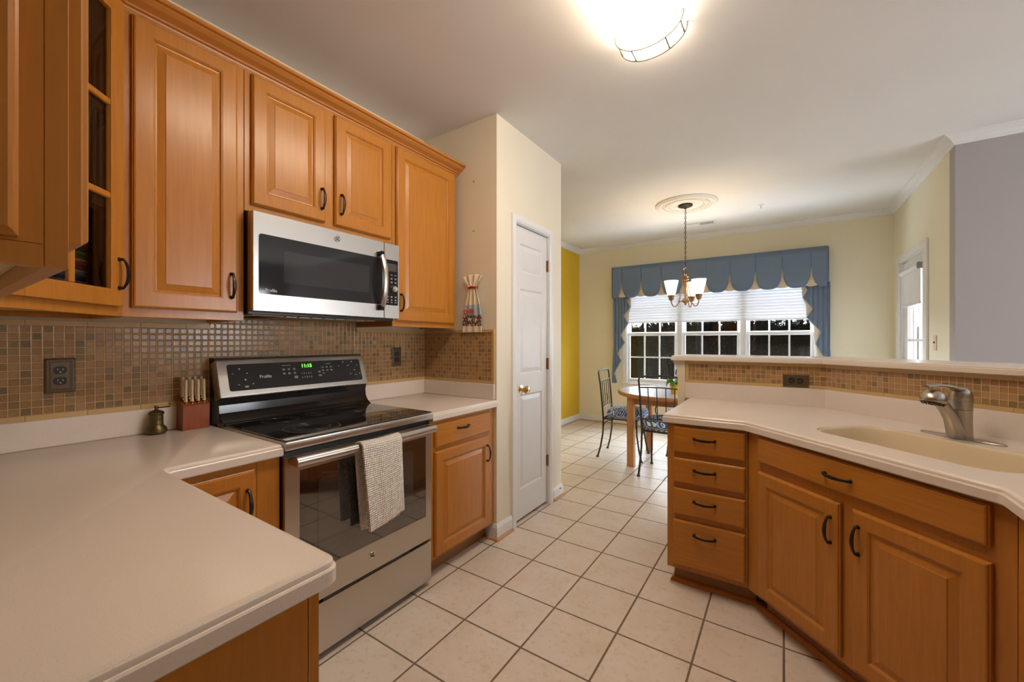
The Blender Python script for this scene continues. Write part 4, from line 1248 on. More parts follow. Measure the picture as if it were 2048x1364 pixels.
# ------------------------------------------------------------------ dish towel on the oven handle
def towel():
    hx, hz, hr = -1.468, 0.833, 0.024
    def path(sv, L_front, L_back):
        tot = L_back + PI * hr + L_front
        q = sv * tot
        if q < L_back: return (-hr, -(L_back - q))
        q -= L_back
        if q < PI * hr:
            a = PI - q / hr
            return (hr * math.cos(a), hr * math.sin(a))
        return (hr, -(q - PI * hr))
    def fn(u, v):
        x, z = path(v, 0.320, 0.36)
        drop = max(0, -z)
        y0, y1 = 1.050 + 0.028 * drop / 0.33, 1.256 + 0.006 * drop / 0.33
        yy = y0 + (y1 - y0) * u
        wave = 0.006 * math.sin(u * 9 + drop * 5) * min(1, drop / 0.12) + 0.003 * math.sin(u * 21 + 1)
        side = 1 if v > 0.5 else -1
        slant = 0.035 * (1 - u) * min(1, drop / 0.33) if v > 0.5 else 0
        fo = 0.010 * min(1, drop / 0.3) * (1 if v > 0.5 else 0.15)
        xx = hx + x + side * abs(wave) * 0.5 + (fo if side > 0 else 0.0)
        if side < 0: xx = max(xx, -1.5275 + 0.012) ; zlim = 0
        sag = 0.004 * math.sin(u * PI)
        return (xx, yy, hz + z * (1.0) - slant - sag)
    o = MB().grid(fn, 30, 90, uv=lambda u, v: (u * 0.205, v * 0.77)).build('dish_towel', 'towel_waffle', None, smooth=80, solid=0.007, fix=False)
    tag(o, 'white waffle-weave dish towel folded over the oven handle', 'towel')
    def fn2(u, v):      # second, shorter folded leaf lying behind the front one
        z = -0.02 - 0.30 * v
        return (hx + 0.0168 - 0.002 + 0.010 * v, 1.062 + 0.02 * v + (0.172 - 0.01 * v) * u, hz + z - 0.018 - 0.012 * (1 - u) * v)
    o2 = MB().grid(fn2, 12, 30, uv=lambda u, v: (u * 0.18, v * 0.32)).build('folded_leaf', 'towel_waffle', o, smooth=80, solid=0.005, fix=False)
towel()

# ------------------------------------------------------------------ outlets
def outlet(loc, rz, label, horizontal=False):
    e = empty('outlet', loc, rz, label, 'outlet')
    R = Matrix.Rotation(PI / 2, 4, 'Y') if horizontal else Matrix.Identity(4)
    m = MB(); m.T = R
    w, h = 0.0385, 0.0625
    rings = [[(-w + i, y, -h + i), (w - i, y, -h + i), (w - i, y, h - i), (-w + i, y, h - i)] for i, y in
             ((0, 0), (0, -0.003), (0.002, -0.006), (0.006, -0.0075), (0.009, -0.0075), (0.010, -0.0055), (0.013, -0.0055), (0.0145, -0.0068))]
    m.loft(rings); m.build('cover_plate', 'plate_bronze', e, smooth=0)
    for s_ in (-1, 1):
        m = MB(); m.T = R
        rr = rounded([(-0.0165, s_ * 0.0195 - 0.0145), (0.0165, s_ * 0.0195 - 0.0145), (0.0165, s_ * 0.0195 + 0.0145), (-0.0165, s_ * 0.0195 + 0.0145)], {i: 0.012 for i in range(4)}, 5)
        m.loft([[(x, -0.0066, z) for x, z in rr], [(x, -0.0088, z) for x, z in rr]])
        rc = m.build('receptacle', 'black_plastic', e, smooth=0)
        m = MB(); m.T = R
        m.box(-0.007, -0.0055, -0.0091, -0.0088, s_ * 0.0195 - 0.001, s_ * 0.0195 + 0.007); m.box(0.0055, 0.007, -0.0091, -0.0088, s_ * 0.0195 - 0.001, s_ * 0.0195 + 0.006)
        m.lathe([(0.0024, 0), (0.0024, 0.0003)], (0, -0.0088, s_ * 0.0195 - 0.007), 8, 'Y')
        m.build('slots', 'nickel', rc, smooth=0)
    m = MB(); m.T = R; m.lathe([(0.0022, 0), (0.0018, 0.001)], (0, -0.0068, 0), 10, 'Y'); m.build('screw', 'plate_bronze', e)
outlet((WX + 0.0092, 0.314, 1.154), PI / 2, 'bronze outlet on the mosaic left of the pepper mill')
outlet((WX + 0.0092, 1.853, 1.170), PI / 2, 'bronze outlet on the mosaic right of the range')
outlet((0.060, 2.9003, 1.046), 0, 'bronze outlet lying sideways on the mosaic under the bar top', True)
sw = empty('light_switch', (RX - 0.0002, 4.62, 1.262), -PI / 2, 'almond switch plate on the wall right of the glazed door', 'light switch')
MB().box(-0.036, 0.036, -0.005, 0, -0.06, 0.06, 0.003, 2).build('cover_plate', 'almond', sw)
MB().box(-0.005, 0.005, -0.014, -0.005, -0.004, 0.011, 0.001).build('toggle', 'plate_bronze', sw, smooth=0)

# ------------------------------------------------------------------ knife block and knives
kb = empty('knife_block', (-2.131, 0.697, CT + 0.0002), PI / 2, 'reddish wooden knife block left of the range', 'knife block')
# local: X along wall (0.1 wide), -Y towards the room
sec = [(-0.036, 0.0), (0.030, 0.0), (0.038, 0.010), (0.032, 0.142), (-0.040, 0.104)]
m = MB().loft([[(x, y, z) for y, z in sec] for x in (-0.047, 0.047)])
b = bmesh.new()
m.build('block', 'block_wood', kb, smooth=0)
def slope(y): return 0.104 + (y + 0.040) * (0.142 - 0.104) / 0.072
sm = MB()
for row, y in ((0, -0.024), (1, 0.012)):
    for i in range(4):
        x = -0.033 + i * 0.022
        z = slope(y)
        sm.add([(x - 0.0022, y - 0.009, slope(y - 0.009) + 0.0004), (x + 0.0022, y - 0.009, slope(y - 0.009) + 0.0004), (x + 0.0022, y + 0.009, slope(y + 0.009) + 0.0004), (x - 0.0022, y + 0.009, slope(y + 0.009) + 0.0004)], [(0, 1, 2, 3)])
sm.build('slots', 'black_plastic', kb, smooth=0)
rows = ('front', 'back')
pos = ('leftmost', 'second from the left', 'third from the left', 'rightmost')
proto = None
for row, y in ((0, -0.022), (1, 0.013)):
    for i in range(4):
        x = -0.033 + i * 0.022
        if proto is None:
            proto = empty('knife', (0, 0, 0))
            hdl = MB()
            pth = [(0, 0, 0.004), (0, 0.001, 0.02), (0, 0.0, 0.045), (0, -0.0015, 0.07), (0, -0.001, 0.088), (0, 0.0, 0.096), (0, 0, 0.099)]
            hdl.tube(pth, [0.0086, 0.0084, 0.0078, 0.0082, 0.0092, 0.0090, 0.0058], 10, flat=(0.78, 1.15))
            ho = hdl.build('handle', 'knife_handle', proto)
            rv = MB()
            for zz_ in (0.025, 0.05, 0.075):
                rv.lathe([(0.0018, -0.0068), (0.0018, 0.0068)], (0, 0, zz_), 8, 'X')
            rv.build('rivets', 'brass_aged', ho)
            MB().box(-0.0009, 0.0009, -0.007, 0.007, -0.070, -0.001).build('blade', 'stainless', proto, smooth=0)
            kn = proto
        else:
            kn = copy_tree(proto)
        v = Matrix.Translation((-2.131, 0.697, CT)) @ Matrix.Rotation(PI / 2, 4, 'Z') @ Vector((x, y, slope(y) + 0.001))
        kn.location = v; kn.rotation_euler = (-0.06, rs.uniform(-0.02, 0.02), PI / 2)
        kn.scale = (1, 1, 1.0 if row == 0 else 0.92)
        tag(kn, 'bone-handled knife in the wooden block, %s of the %s row' % (pos[i], rows[row]), 'knife', 'bone-handled knives in the block')

# ------------------------------------------------------------------ pepper mill
pm = empty('pepper_mill', (-2.1315, 0.573, CT + 0.0002), 0.9, 'small antique brass pepper mill with a crank', 'pepper mill')
MB().lathe([(0.028, 0), (0.034, 0.004), (0.0355, 0.014), (0.032, 0.026), (0.024, 0.034), (0.0225, 0.038), (0.0235, 0.041), (0.0225, 0.044), (0.0225, 0.058), (0.024, 0.060), (0.0225, 0.062), (0.0225, 0.078), (0.026, 0.081), (0.026, 0.083)], seg=28).build('body', 'mill_brass', pm)
MB().lathe([(0.0255, 0.0832), (0.0258, 0.086), (0.020, 0.092), (0.010, 0.096), (0.006, 0.098), (0.006, 0.108), (0.008, 0.110), (0.006, 0.114), (0, 0.115)], seg=20, cap=False).build('cap', 'mill_brass', pm)
cr_ = MB().tube([(0, 0, 0.105), (0.012, 0, 0.106), (0.040, 0, 0.108), (0.046, 0, 0.109)], [0.003, 0.0022, 0.0022, 0.003], 8).build('crank', 'bronze_dark', pm)
MB().lathe([(0.0022, 0), (0.002, 0.006), (0.0042, 0.009), (0.0045, 0.013), (0.002, 0.017)], (0.045, 0, 0.110), 12).build('knob', 'brass_aged', cr_)

# ------------------------------------------------------------------ hanging tea towel and nails on the pantry wall return
ht = empty('hanging_tea_towel', (-1.710, 2.094, 1.630), 0, 'printed tea towel tied with red band hanging on the wall', 'towel')
def half(zr):
    pts = [(-0.295, 0.083), (-0.20, 0.078), (-0.10, 0.060), (-0.02, 0.038), (0.0, 0.033), (0.015, 0.036), (0.045, 0.060), (0.075, 0.080)]
    for (a, wa), (b, wb) in zip(pts, pts[1:]):
        if zr <= b: return wa + (wb - wa) * (zr - a) / (b - a)
    return pts[-1][1]
def fh(u, v):
    z = -0.295 + 0.37 * v
    w_ = half(z)
    amp = 0.009 * (1 - min(1, abs(z) / 0.30) * 0.55)
    x = (u - 0.5) * 2
    y = 0.009 * math.cos(x * PI * 3.0 + 0.6) * (1 if z > -0.05 else 0.8) * (amp / 0.009) - (0.004 if z > 0.01 else 0)
    zt_ = z + (0.012 * (1 - x * x) if v > 0.9 else 0) * (v - 0.9) * 10
    return (x * w_ + 0.008 * (z / 0.3), y * 0.9, zt_)
MB().grid(fh, 36, 46).build('cloth', 'towel_print', ht, smooth=80, solid=0.003, fix=False)
rr_ = [(0.036 * math.cos(a), 0.0135 * math.sin(a), 0.002 * math.sin(3 * a)) for a in [2 * PI * i / 24 for i in range(24)]]
MB().tube(rr_, 0.0065, 8, closed=True, flat=(0.55, 1.3)).build('tie_band', 'red_cloth', ht)
text_mesh('lettering', 'Delis', 0.040, 'red_print', ht, face_front(-0.026, -0.0145, -0.158, 0.18), 0.0008, 0.0016)
for z, lab in ((2.340, 'upper small nail in the wall above the tea towel'), (2.011, 'lower small nail in the wall above the tea towel')):
    n_ = MB().lathe([(0.0014, 0), (0.0014, 0.012), (0.0035, 0.0125), (0.0035, 0.0135), (0.0, 0.014)], (-1.718, 2.12, z), 10, 'Y').build('nail', 'bronze_dark')
    tag(n_, lab, 'nail', 'nails in the pantry wall return')

# ------------------------------------------------------------------ faucet
fx, fy = uv2xy(-1.208, 2.018)
fa = empty('faucet', (fx, fy, CT + 0.0003), -PI / 4, 'brushed nickel single-lever pull-out kitchen faucet', 'faucet')
rr = []
for i in range(40):
    a = 2 * PI * i / 40
    x = 0.130 * math.copysign(abs(math.cos(a)) ** 0.8, math.cos(a)); y = 0.027 * math.copysign(abs(math.sin(a)) ** 0.8, math.sin(a))
    rr.append((x, y))
MB().loft([[(x, y, 0) for x, y in rr], [(x, y, 0.003) for x, y in rr], [(x * 0.97, y * 0.88, 0.0065) for x, y in rr], [(x * 0.3, y * 0.3, 0.0075) for x, y in rr]]).build('escutcheon', 'nickel', fa)
MB().lathe([(0.034, 0.004), (0.033, 0.02), (0.032, 0.060), (0.0325, 0.110), (0.033, 0.1115), (0.031, 0.113), (0.031, 0.114), (0.033, 0.1155), (0.0335, 0.150)], seg=28).build('body', 'nickel', fa)
sp_ = MB()
sp_.tube([(0, -0.008, 0.006), (0, -0.020, 0.022), (0, -0.034, 0.050), (0, -0.052, 0.085), (0, -0.078, 0.118), (0, -0.104, 0.143), (0, -0.122, 0.158)],
         [0.030, 0.030, 0.026, 0.022, 0.020, 0.020, 0.022], 18)
so = sp_.build('spout', 'nickel', fa)
# spray head: domed, facing down and forward
hm = MB(); hm.T = Matrix.Translation((0, -0.135, 0.158)) @ Matrix.Rotation(math.radians(-14), 4, 'X')
hm.lathe([(0.0, 0.034), (0.012, 0.033), (0.024, 0.027), (0.034, 0.014), (0.0385, -0.002), (0.0385, -0.012), (0.036, -0.016)], seg=28, cap=False)
hdn = hm.build('spray_head', 'nickel', so)
hm2 = MB(); hm2.T = hm.T; hm2.lathe([(0.0365, -0.0155), (0.035, -0.019), (0.026, -0.021), (0.0, -0.0215)], seg=28)
for rr_r, n_r in ((0.012, 6), (0.022, 10), (0.030, 14)):
    for i in range(n_r):
        a = 2 * PI * i / n_r
        hm2.lathe([(0.0022, -0.0205), (0.0018, -0.0235)], (rr_r * math.cos(a), rr_r * math.sin(a), 0), 6)
hm2.build('nozzle_face', 'bronze_dark', hdn)
lv = MB()
lv.lathe([(0.0338, 0.1505), (0.0345, 0.156), (0.0335, 0.172), (0.028, 0.188), (0.016, 0.198), (0.0, 0.2005)], seg=28, cap=False)
lv.tube([(0, 0.006, 0.185), (0, -0.020, 0.192), (0, -0.060, 0.203), (0, -0.105, 0.209), (0, -0.150, 0.208), (0, -0.172, 0.206)], [0.020, 0.021, 0.015, 0.0125, 0.0125, 0.010], 14, flat=(1.1, 0.42))
lv.build('lever', 'nickel', fa)

# ------------------------------------------------------------------ kitchen ceiling light
cl = empty('ceiling_light', (-0.52, 1.40, CH), 0, 'long wraparound ceiling light with nickel end bands', 'ceiling light')
LW, LD, LH = 0.142, 0.094, 0.585
def arcp(w, d, n=22, z0=-0.012):
    return [(w * math.cos(PI * i / n), z0 - d * max(0.0, math.sin(PI * i / n)) ** 0.9) for i in range(n + 1)]
MB().box(-0.135, 0.135, -0.575, 0.575, -0.028, -0.0005, 0.003).build('base', 'trim_white', cl, smooth=0)
a_ = arcp(LW, LD)
MB().loft([[(x, y, z) for x, z in a_] for y in (-LH, LH)], True, True, True).build('lens', 'lens_glow', cl)
for s_ in (-1, 1):
    for yy in (LH + 0.003, LH - 0.083):
        b_o = arcp(LW + 0.010, LD + 0.010, 26, -0.004)
        P3 = [(x, s_ * yy, z) for x, z in b_o]
        MB().tube(P3, 0.0055, 8, flat=(1.3, 0.8)).build('band', 'band_grey', cl)
    for ang in (0.12, 0.33, 0.67, 0.88):
        i = ang * PI
        x = (LW + 0.010) * math.cos(i); z = -0.004 - (LD + 0.010) * max(0.0, math.sin(i)) ** 0.9
        MB().tube([(x, s_ * (LH - 0.083), z), (x, s_ * (LH + 0.003), z)], 0.004, 8).build('cross_bar', 'band_grey', cl)

# ------------------------------------------------------------------ chandelier with ceiling medallion
ccx, ccy = -0.872, 4.645
md_ = empty('ceiling_medallion', (ccx + 0.005, ccy, CH - 0.0005), 0, 'round white plaster ceiling medallion above the chandelier', 'ceiling medallion')
prof = [(0.0, -0.012), (0.10, -0.012), (0.105, -0.016), (0.185, -0.014), (0.19, -0.022), (0.205, -0.024), (0.21, -0.014), (0.245, -0.014), (0.25, -0.022), (0.268, -0.030), (0.285, -0.026), (0.29, -0.018), (0.300, -0.020), (0.308, -0.012), (0.308, 0.0)]
MB().lathe(prof, seg=64, cap=False).build('disc', 'plaster', md_, smooth=40)
for nb, rb, sz in ((48, 0.228, 0.010), (36, 0.175, 0.008)):
    mb = MB()
    for i in range(nb):
        a = 2 * PI * i / nb
        mb.lathe([(0.0, -sz * 0.9), (sz * 0.7, -sz * 0.6), (sz, 0)], (rb * math.cos(a), rb * math.sin(a), -0.0135), 8, cap=False)
    mb.build('bead_ring', 'plaster', md_)
ch = empty('chandelier', (ccx, ccy, 0), 0.0, 'three-light bronze chandelier with frosted glass shades', 'chandelier')
MB().lathe([(0.070, CH - 0.0135), (0.074, CH - 0.020), (0.068, CH - 0.028), (0.045, CH - 0.034), (0.040, CH - 0.040), (0.012, CH - 0.046), (0.008, CH - 0.056)], seg=32).build('canopy', 'bronze_dark', ch)
zc = CH - 0.056; i = 0
cm = MB()
while zc > 2.065:
    L = 0.034
    ax = i % 2
    pts = []
    for k in range(14):
        a = 2 * PI * k / 14
        u = 0.0085 * math.cos(a); v = (L / 2 - 0.001) * math.sin(a)
        pts.append((u if ax else 0, 0 if ax else u, zc - L / 2 + v + 0.004))
    cm.tube(pts, 0.0021, 6, closed=True)
    zc -= L - 0.0075; i += 1
cm.build('chain', 'bronze_dark', ch)
MB().tube([(0.003, 0.002, CH - 0.05), (-0.003, 0.003, 2.5), (0.003, -0.002, 2.3), (0, 0, 2.0)], 0.0018, 6).build('cord', 'bronze_dark', ch)
lp = [(-0.026, 0, 1.965), (-0.030, 0, 2.01), (-0.024, 0, 2.045), (0, 0, 2.062), (0.024, 0, 2.045), (0.030, 0, 2.01), (0.026, 0, 1.965)]
MB().tube(lp, 0.0042, 8).build('loop', 'brass_aged', ch)
MB().lathe([(0.0, 1.998), (0.008, 1.995), (0.016, 1.984), (0.010, 1.974), (0.030, 1.966), (0.032, 1.960), (0.020, 1.955), (0.024, 1.948), (0.036, 1.940), (0.037, 1.933), (0.020, 1.928), (0.014, 1.915), (0.018, 1.905), (0.011, 1.895), (0.009, 1.80),
            (0.012, 1.74), (0.020, 1.728), (0.034, 1.715), (0.040, 1.704), (0.034, 1.692), (0.018, 1.684), (0.010, 1.676), (0.012, 1.668), (0.006, 1.660), (0.0, 1.659)], seg=24, cap=False).build('stem', 'brass_aged', ch)
lamp_xy = []
right = Vector((math.cos(0.589), math.sin(0.589))); fwd = Vector((-math.sin(0.589), math.cos(0.589)))
for adeg in (183, 43, 303):
    a = math.radians(adeg)
    dv = right * math.cos(a) + fwd * math.sin(a)
    w = math.atan2(dv.y, dv.x)
    def q(r_, z): return (r_ * math.cos(w), r_ * math.sin(w), z)
    am = MB().tube([q(0.034, 1.702), q(0.060, 1.698), q(0.080, 1.675), q(0.098, 1.650), q(0.120, 1.642), q(0.140, 1.655), q(0.152, 1.685), q(0.155, 1.715)], 0.0055, 8)
    am.tube([q(0.020, 1.925), q(0.036, 1.86), q(0.052, 1.78), q(0.066, 1.700)], 0.0035, 8)
    am.lathe([(0.008, -0.010), (0.011, 0), (0.008, 0.010)], q(0.066, 1.697), 10)
    ar = am.build('arm', 'brass_aged', ch)
    MB().lathe([(0.012, 1.705), (0.022, 1.715), (0.026, 1.728), (0.030, 1.742), (0.034, 1.756), (0.036, 1.764)], q(0.155, 0), 20).build('shade_holder', 'brass_aged', ar)
    MB().lathe([(0.030, 1.765), (0.038, 1.768), (0.047, 1.80), (0.062, 1.87), (0.073, 1.918), (0.070, 1.918), (0.058, 1.868), (0.043, 1.80), (0.028, 1.769)], q(0.155, 0), 28, cap=False).build('lamp_shade', 'shade_glow', ar)
    d = bpy.data.lights.new('bulb', 'POINT'); d.energy = 2.6; d.color = (1.0, 0.80, 0.55); d.shadow_soft_size = 0.02
    bo = bpy.data.objects.new('bulb', d); COL.objects.link(bo); bo.parent = ar; bo.location = q(0.155, 1.85)

# ceiling vent and sprinkler
v = empty('ceiling_vent', (-0.875, 5.53, CH - 0.0005), 0, 'white slotted air vent in the dining ceiling', 'vent')
MB().box(-0.19, 0.19, -0.075, 0.075, -0.004, 0, 0.002).build('frame', 'trim_white', v, smooth=0)
for s_ in (-1, 1):
    mb = MB(); mb.box(s_ * 0.085 - 0.075, s_ * 0.085 + 0.075, -0.05, 0.05, -0.0052, -0.0042)
    bk = mb.build('opening', 'black_plastic', v, smooth=0)
    mb = MB()
    for k in range(9):
        yy = -0.045 + k * 0.011
        mb.add([(s_ * 0.085 - 0.075, yy, -0.0054), (s_ * 0.085 + 0.075, yy, -0.0054), (s_ * 0.085 + 0.075, yy + (0.006 if s_ < 0 else 0.003), -0.010 if s_ < 0 else -0.0056), (s_ * 0.085 - 0.075, yy + (0.006 if s_ < 0 else 0.003), -0.010 if s_ < 0 else -0.0056)], [(0, 1, 2, 3)])
    mb.build('louvers', 'trim_white', bk, smooth=0, solid=0.0008)
sp = empty('fire_sprinkler', (-0.202, 5.125, CH - 0.0005), 0, 'small white fire sprinkler on the dining ceiling', 'sprinkler')
MB().lathe([(0.034, 0), (0.032, -0.004), (0.014, -0.007), (0.010, -0.010)], seg=20).build('escutcheon', 'trim_white', sp)
MB().lathe([(0.008, -0.010), (0.008, -0.026), (0.004, -0.030), (0.016, -0.040), (0.016, -0.042), (0, -0.043)], seg=14, cap=False).build('head', 'trim_white', sp)

# ------------------------------------------------------------------ window treatment
VYF = 5.975
vl = empty('valance', (0, 0, 0), 0, 'blue scalloped valance with cream insets above the dining windows', 'valance')
xl, xr = -2.165, 0.437
seams = [xl - 0.14, -2.014] + [-2.014 + 0.2862 * k for k in range(1, 9)] + [xr + 0.12]
zt, zb, zs = 2.388, 1.915, 2.13
MB().box(xl + 0.004, xr - 0.004, VYF + 0.006, 6.0995, zt - 0.022, zt - 0.002).build('mounting_board', 'valance_cream', vl, smooth=0)
def scallop(x0, x1, clip0, clip1):
    n = 26; top = []; bot = []
    for i in range(n + 1):
        x = x0 + (x1 - x0) * i / n
        t_ = abs((x - (x0 + x1) / 2) / ((x1 - x0) / 2))
        z = zb + (zs - zb + 0.04) * (1 - math.sqrt(max(0, 1 - t_ ** 3.2))) * 0.97
        if t_ > 0.999: z = 2.16
        if clip0 <= x <= clip1: bot.append((x, z))
    return bot
for k in range(len(seams) - 1):
    x0, x1 = seams[k] + 0.0008, seams[k + 1] - 0.0008
    bot = scallop(x0, x1, xl, xr)
    mb = MB()
    vs = []; fs = []
    for x, z in bot:
        tx = (x - x0) / (x1 - x0)
        bow = -0.006 * math.sin(PI * tx)
        for j in range(7):
            zz_ = zt + (z - zt) * j / 6
            vs.append((x, VYF + bow * (j / 6), zz_))
    for i in range(len(bot) - 1):
        for j in range(6):
            a = i * 7 + j
            fs.append((a, a + 1, a + 8, a + 7))
    mb.add(vs, fs)
    mb.build('scallop', 'valance_blue', vl, smooth=60, solid=0.004, fix=False)
for k in range(1, len(seams) - 1):
    xc = seams[k]
    n = 14; vs = []; fs = []
    hw_ = 0.082
    for i in range(n + 1):
        u = -1 + 2 * i / n
        z = 1.925 + 0.028 * (u * u)
        for j in range(5):
            vs.append((xc + u * hw_ * (0.35 + 0.65 * j / 4), VYF + 0.012, 2.30 + (z - 2.30) * j / 4))
    for i in range(n):
        for j in range(4):
            a = i * 5 + j
            fs.append((a, a + 1, a + 6, a + 5))
    MB().add(vs, fs).build('cream_inset', 'valance_cream', vl, smooth=60, solid=0.003, fix=False)
for xx in (xl, xr):      # returns to the wall
    MB().grid(lambda u, v: (xx + (0.003 if xx > 0 else -0.003), VYF + 0.004 + (6.098 - VYF - 0.004) * u, zt - (zt - 1.935 + 0.02 * math.sin(u * PI)) * v), 6, 6).build('return', 'valance_blue', vl, smooth=60, solid=0.003, fix=False)

def interp(pts, z):
    pts = sorted(pts)
    if z <= pts[0][0]: return pts[0][1]
    for (a, wa), (b, wb) in zip(pts, pts[1:]):
        if z <= b: return wa + (wb - wa) * (z - a) / (b - a)
    return pts[-1][1]
def jabot(name, label, outer, blue, cream, zlo, ztop, flip):
    e = empty(name, (0, 0, 0), 0, label, 'curtain')
    pitch = 0.047
    def fold(x):
        t_ = ((x - outer) / pitch) % 1.0
        return 0.020 * (abs(2 * t_ - 1) ** 0.7)
    def fb(u, v):
        z = ztop + (zlo - ztop) * v
        o_ = interp(outer_pts, z)
        i_ = interp(blue, z)
        x = o_ + (i_ - o_) * u
        return (x, 6.035 - fold(x) - 0.006 * math.sin(u * 7 + v * 9), z)
    outer_pts = [(zlo, outer - flip * 0.022), (1.2, outer), (ztop, outer)]
    MB().grid(fb, 44, 130).build('blue_panel', 'valance_blue', e, smooth=50, solid=0.003, fix=False)
    def fc(u, v):
        z = ztop + (zlo + 0.01 - ztop) * v
        i_ = interp(cream, z); o_ = interp(blue, z) - flip * 0.05
        x = o_ + (i_ - o_) * u
        return (x, 6.046 - 0.006 * abs(math.sin(x * 60)), z)
    MB().grid(fc, 12, 90).build('lining', 'lining_cream', e, smooth=50, solid=0.002, fix=False)
jabot('curtain', 'left blue cascade side curtain, edge falling in zigzag folds', -2.16,
      [(1.93, -1.915), (1.875, -1.957), (1.783, -1.897), (1.657, -2.003), (1.539, -1.936), (1.362, -2.055), (1.252, -1.985), (1.085, -2.104), (0.976, -2.036), (0.785, -2.150), (0.69, -2.112), (0.655, -2.103), (0.636, -2.115)],
      [(1.95, -1.895), (1.783, -1.894), (1.70, -1.925), (1.539, -1.933), (1.45, -1.975), (1.252, -1.982), (1.15, -2.03), (0.976, -2.033), (0.85, -2.09), (0.70, -2.095), (0.64, -2.10)], 0.636, 1.97, 1)
jabot('curtain', 'right blue cascade side curtain, edge falling in zigzag folds', 0.455,
      [(1.975, 0.185), (1.889, 0.243), (1.80, 0.198), (1.661, 0.290), (1.559, 0.233), (1.38, 0.374), (1.242, 0.317), (1.09, 0.395), (0.976, 0.345), (0.80, 0.42), (0.69, 0.385), (0.636, 0.41)],
      [(1.975, 0.182), (1.80, 0.190), (1.72, 0.225), (1.559, 0.230), (1.46, 0.30), (1.242, 0.314), (1.15, 0.335), (0.976, 0.342), (0.85, 0.38), (0.69, 0.383), (0.64, 0.39)], 0.636, 1.97, -1)

bl = empty('pleated_shade', (0, 0, 0), 0, 'white pleated shade lowered over the upper half of the dining windows', 'window shade')
npl = 18; zt_, zb_ = 2.24, 1.560
vs = []; fs = []
for i in range(npl * 2 + 1):
    z = zt_ + (zb_ - zt_) * i / (npl * 2)
    y = 6.070 + (0.010 if i % 2 else -0.010)
    vs += [(-1.955, y, z), (0.300, y, z)]
    if i: a = 2 * i; fs.append((a - 2, a - 1, a + 1, a))
MB().add(vs, fs).build('pleats', 'shade_fabric', bl, smooth=0, fix=False)
MB().box(-1.955, 0.300, 6.060, 6.083, 1.540, 1.560, 0.003).build('bottom_rail', 'vinyl_white', bl)
MB().box(-1.955, 0.300, 6.055, 6.0845, 2.24, 2.275, 0.003).build('head_rail', 'vinyl_white', bl)

# ------------------------------------------------------------------ dining table
tx, ty = -0.951, 4.463
tb = empty('dining_table', (tx, ty, 0), 0, 'round pine table with pale tiled top in the dining area', 'table')
MB().lathe([(0.50, 0.712), (0.560, 0.714), (0.565, 0.722), (0.565, 0.742), (0.560, 0.750), (0.548, 0.7505), (0.548, 0.746), (0.0, 0.746)], seg=72, cap=False).lathe([(0.0, 0.712), (0.50, 0.712)], seg=72, cap=False).build('rim', 'pine_horizontal', tb)
MB().lathe([(0.0, 0.7465), (0.0, 0.7502), (0.5475, 0.7502), (0.5475, 0.7465)], seg=72, cap=False).build('tile_top', 'table_tiles', tb, smooth=0)
for sx_ in (-1, 1):
    for sy_ in (-1, 1):
        MB().box(sx_ * 0.341 - 0.034, sx_ * 0.341 + 0.034, sy_ * 0.341 - 0.034, sy_ * 0.341 + 0.034, 0, 0.7118, 0.003).build('leg', 'pine', tb, smooth=0)
ap = MB()
for s_ in (-1, 1):
    ap.box(-0.306, 0.306, s_ * 0.341 - 0.011, s_ * 0.341 + 0.011, 0.635, 0.7118); ap.box(s_ * 0.341 - 0.011, s_ * 0.341 + 0.011, -0.306, 0.306, 0.635, 0.7118)
ap.build('apron', 'pine_horizontal', tb, smooth=0)

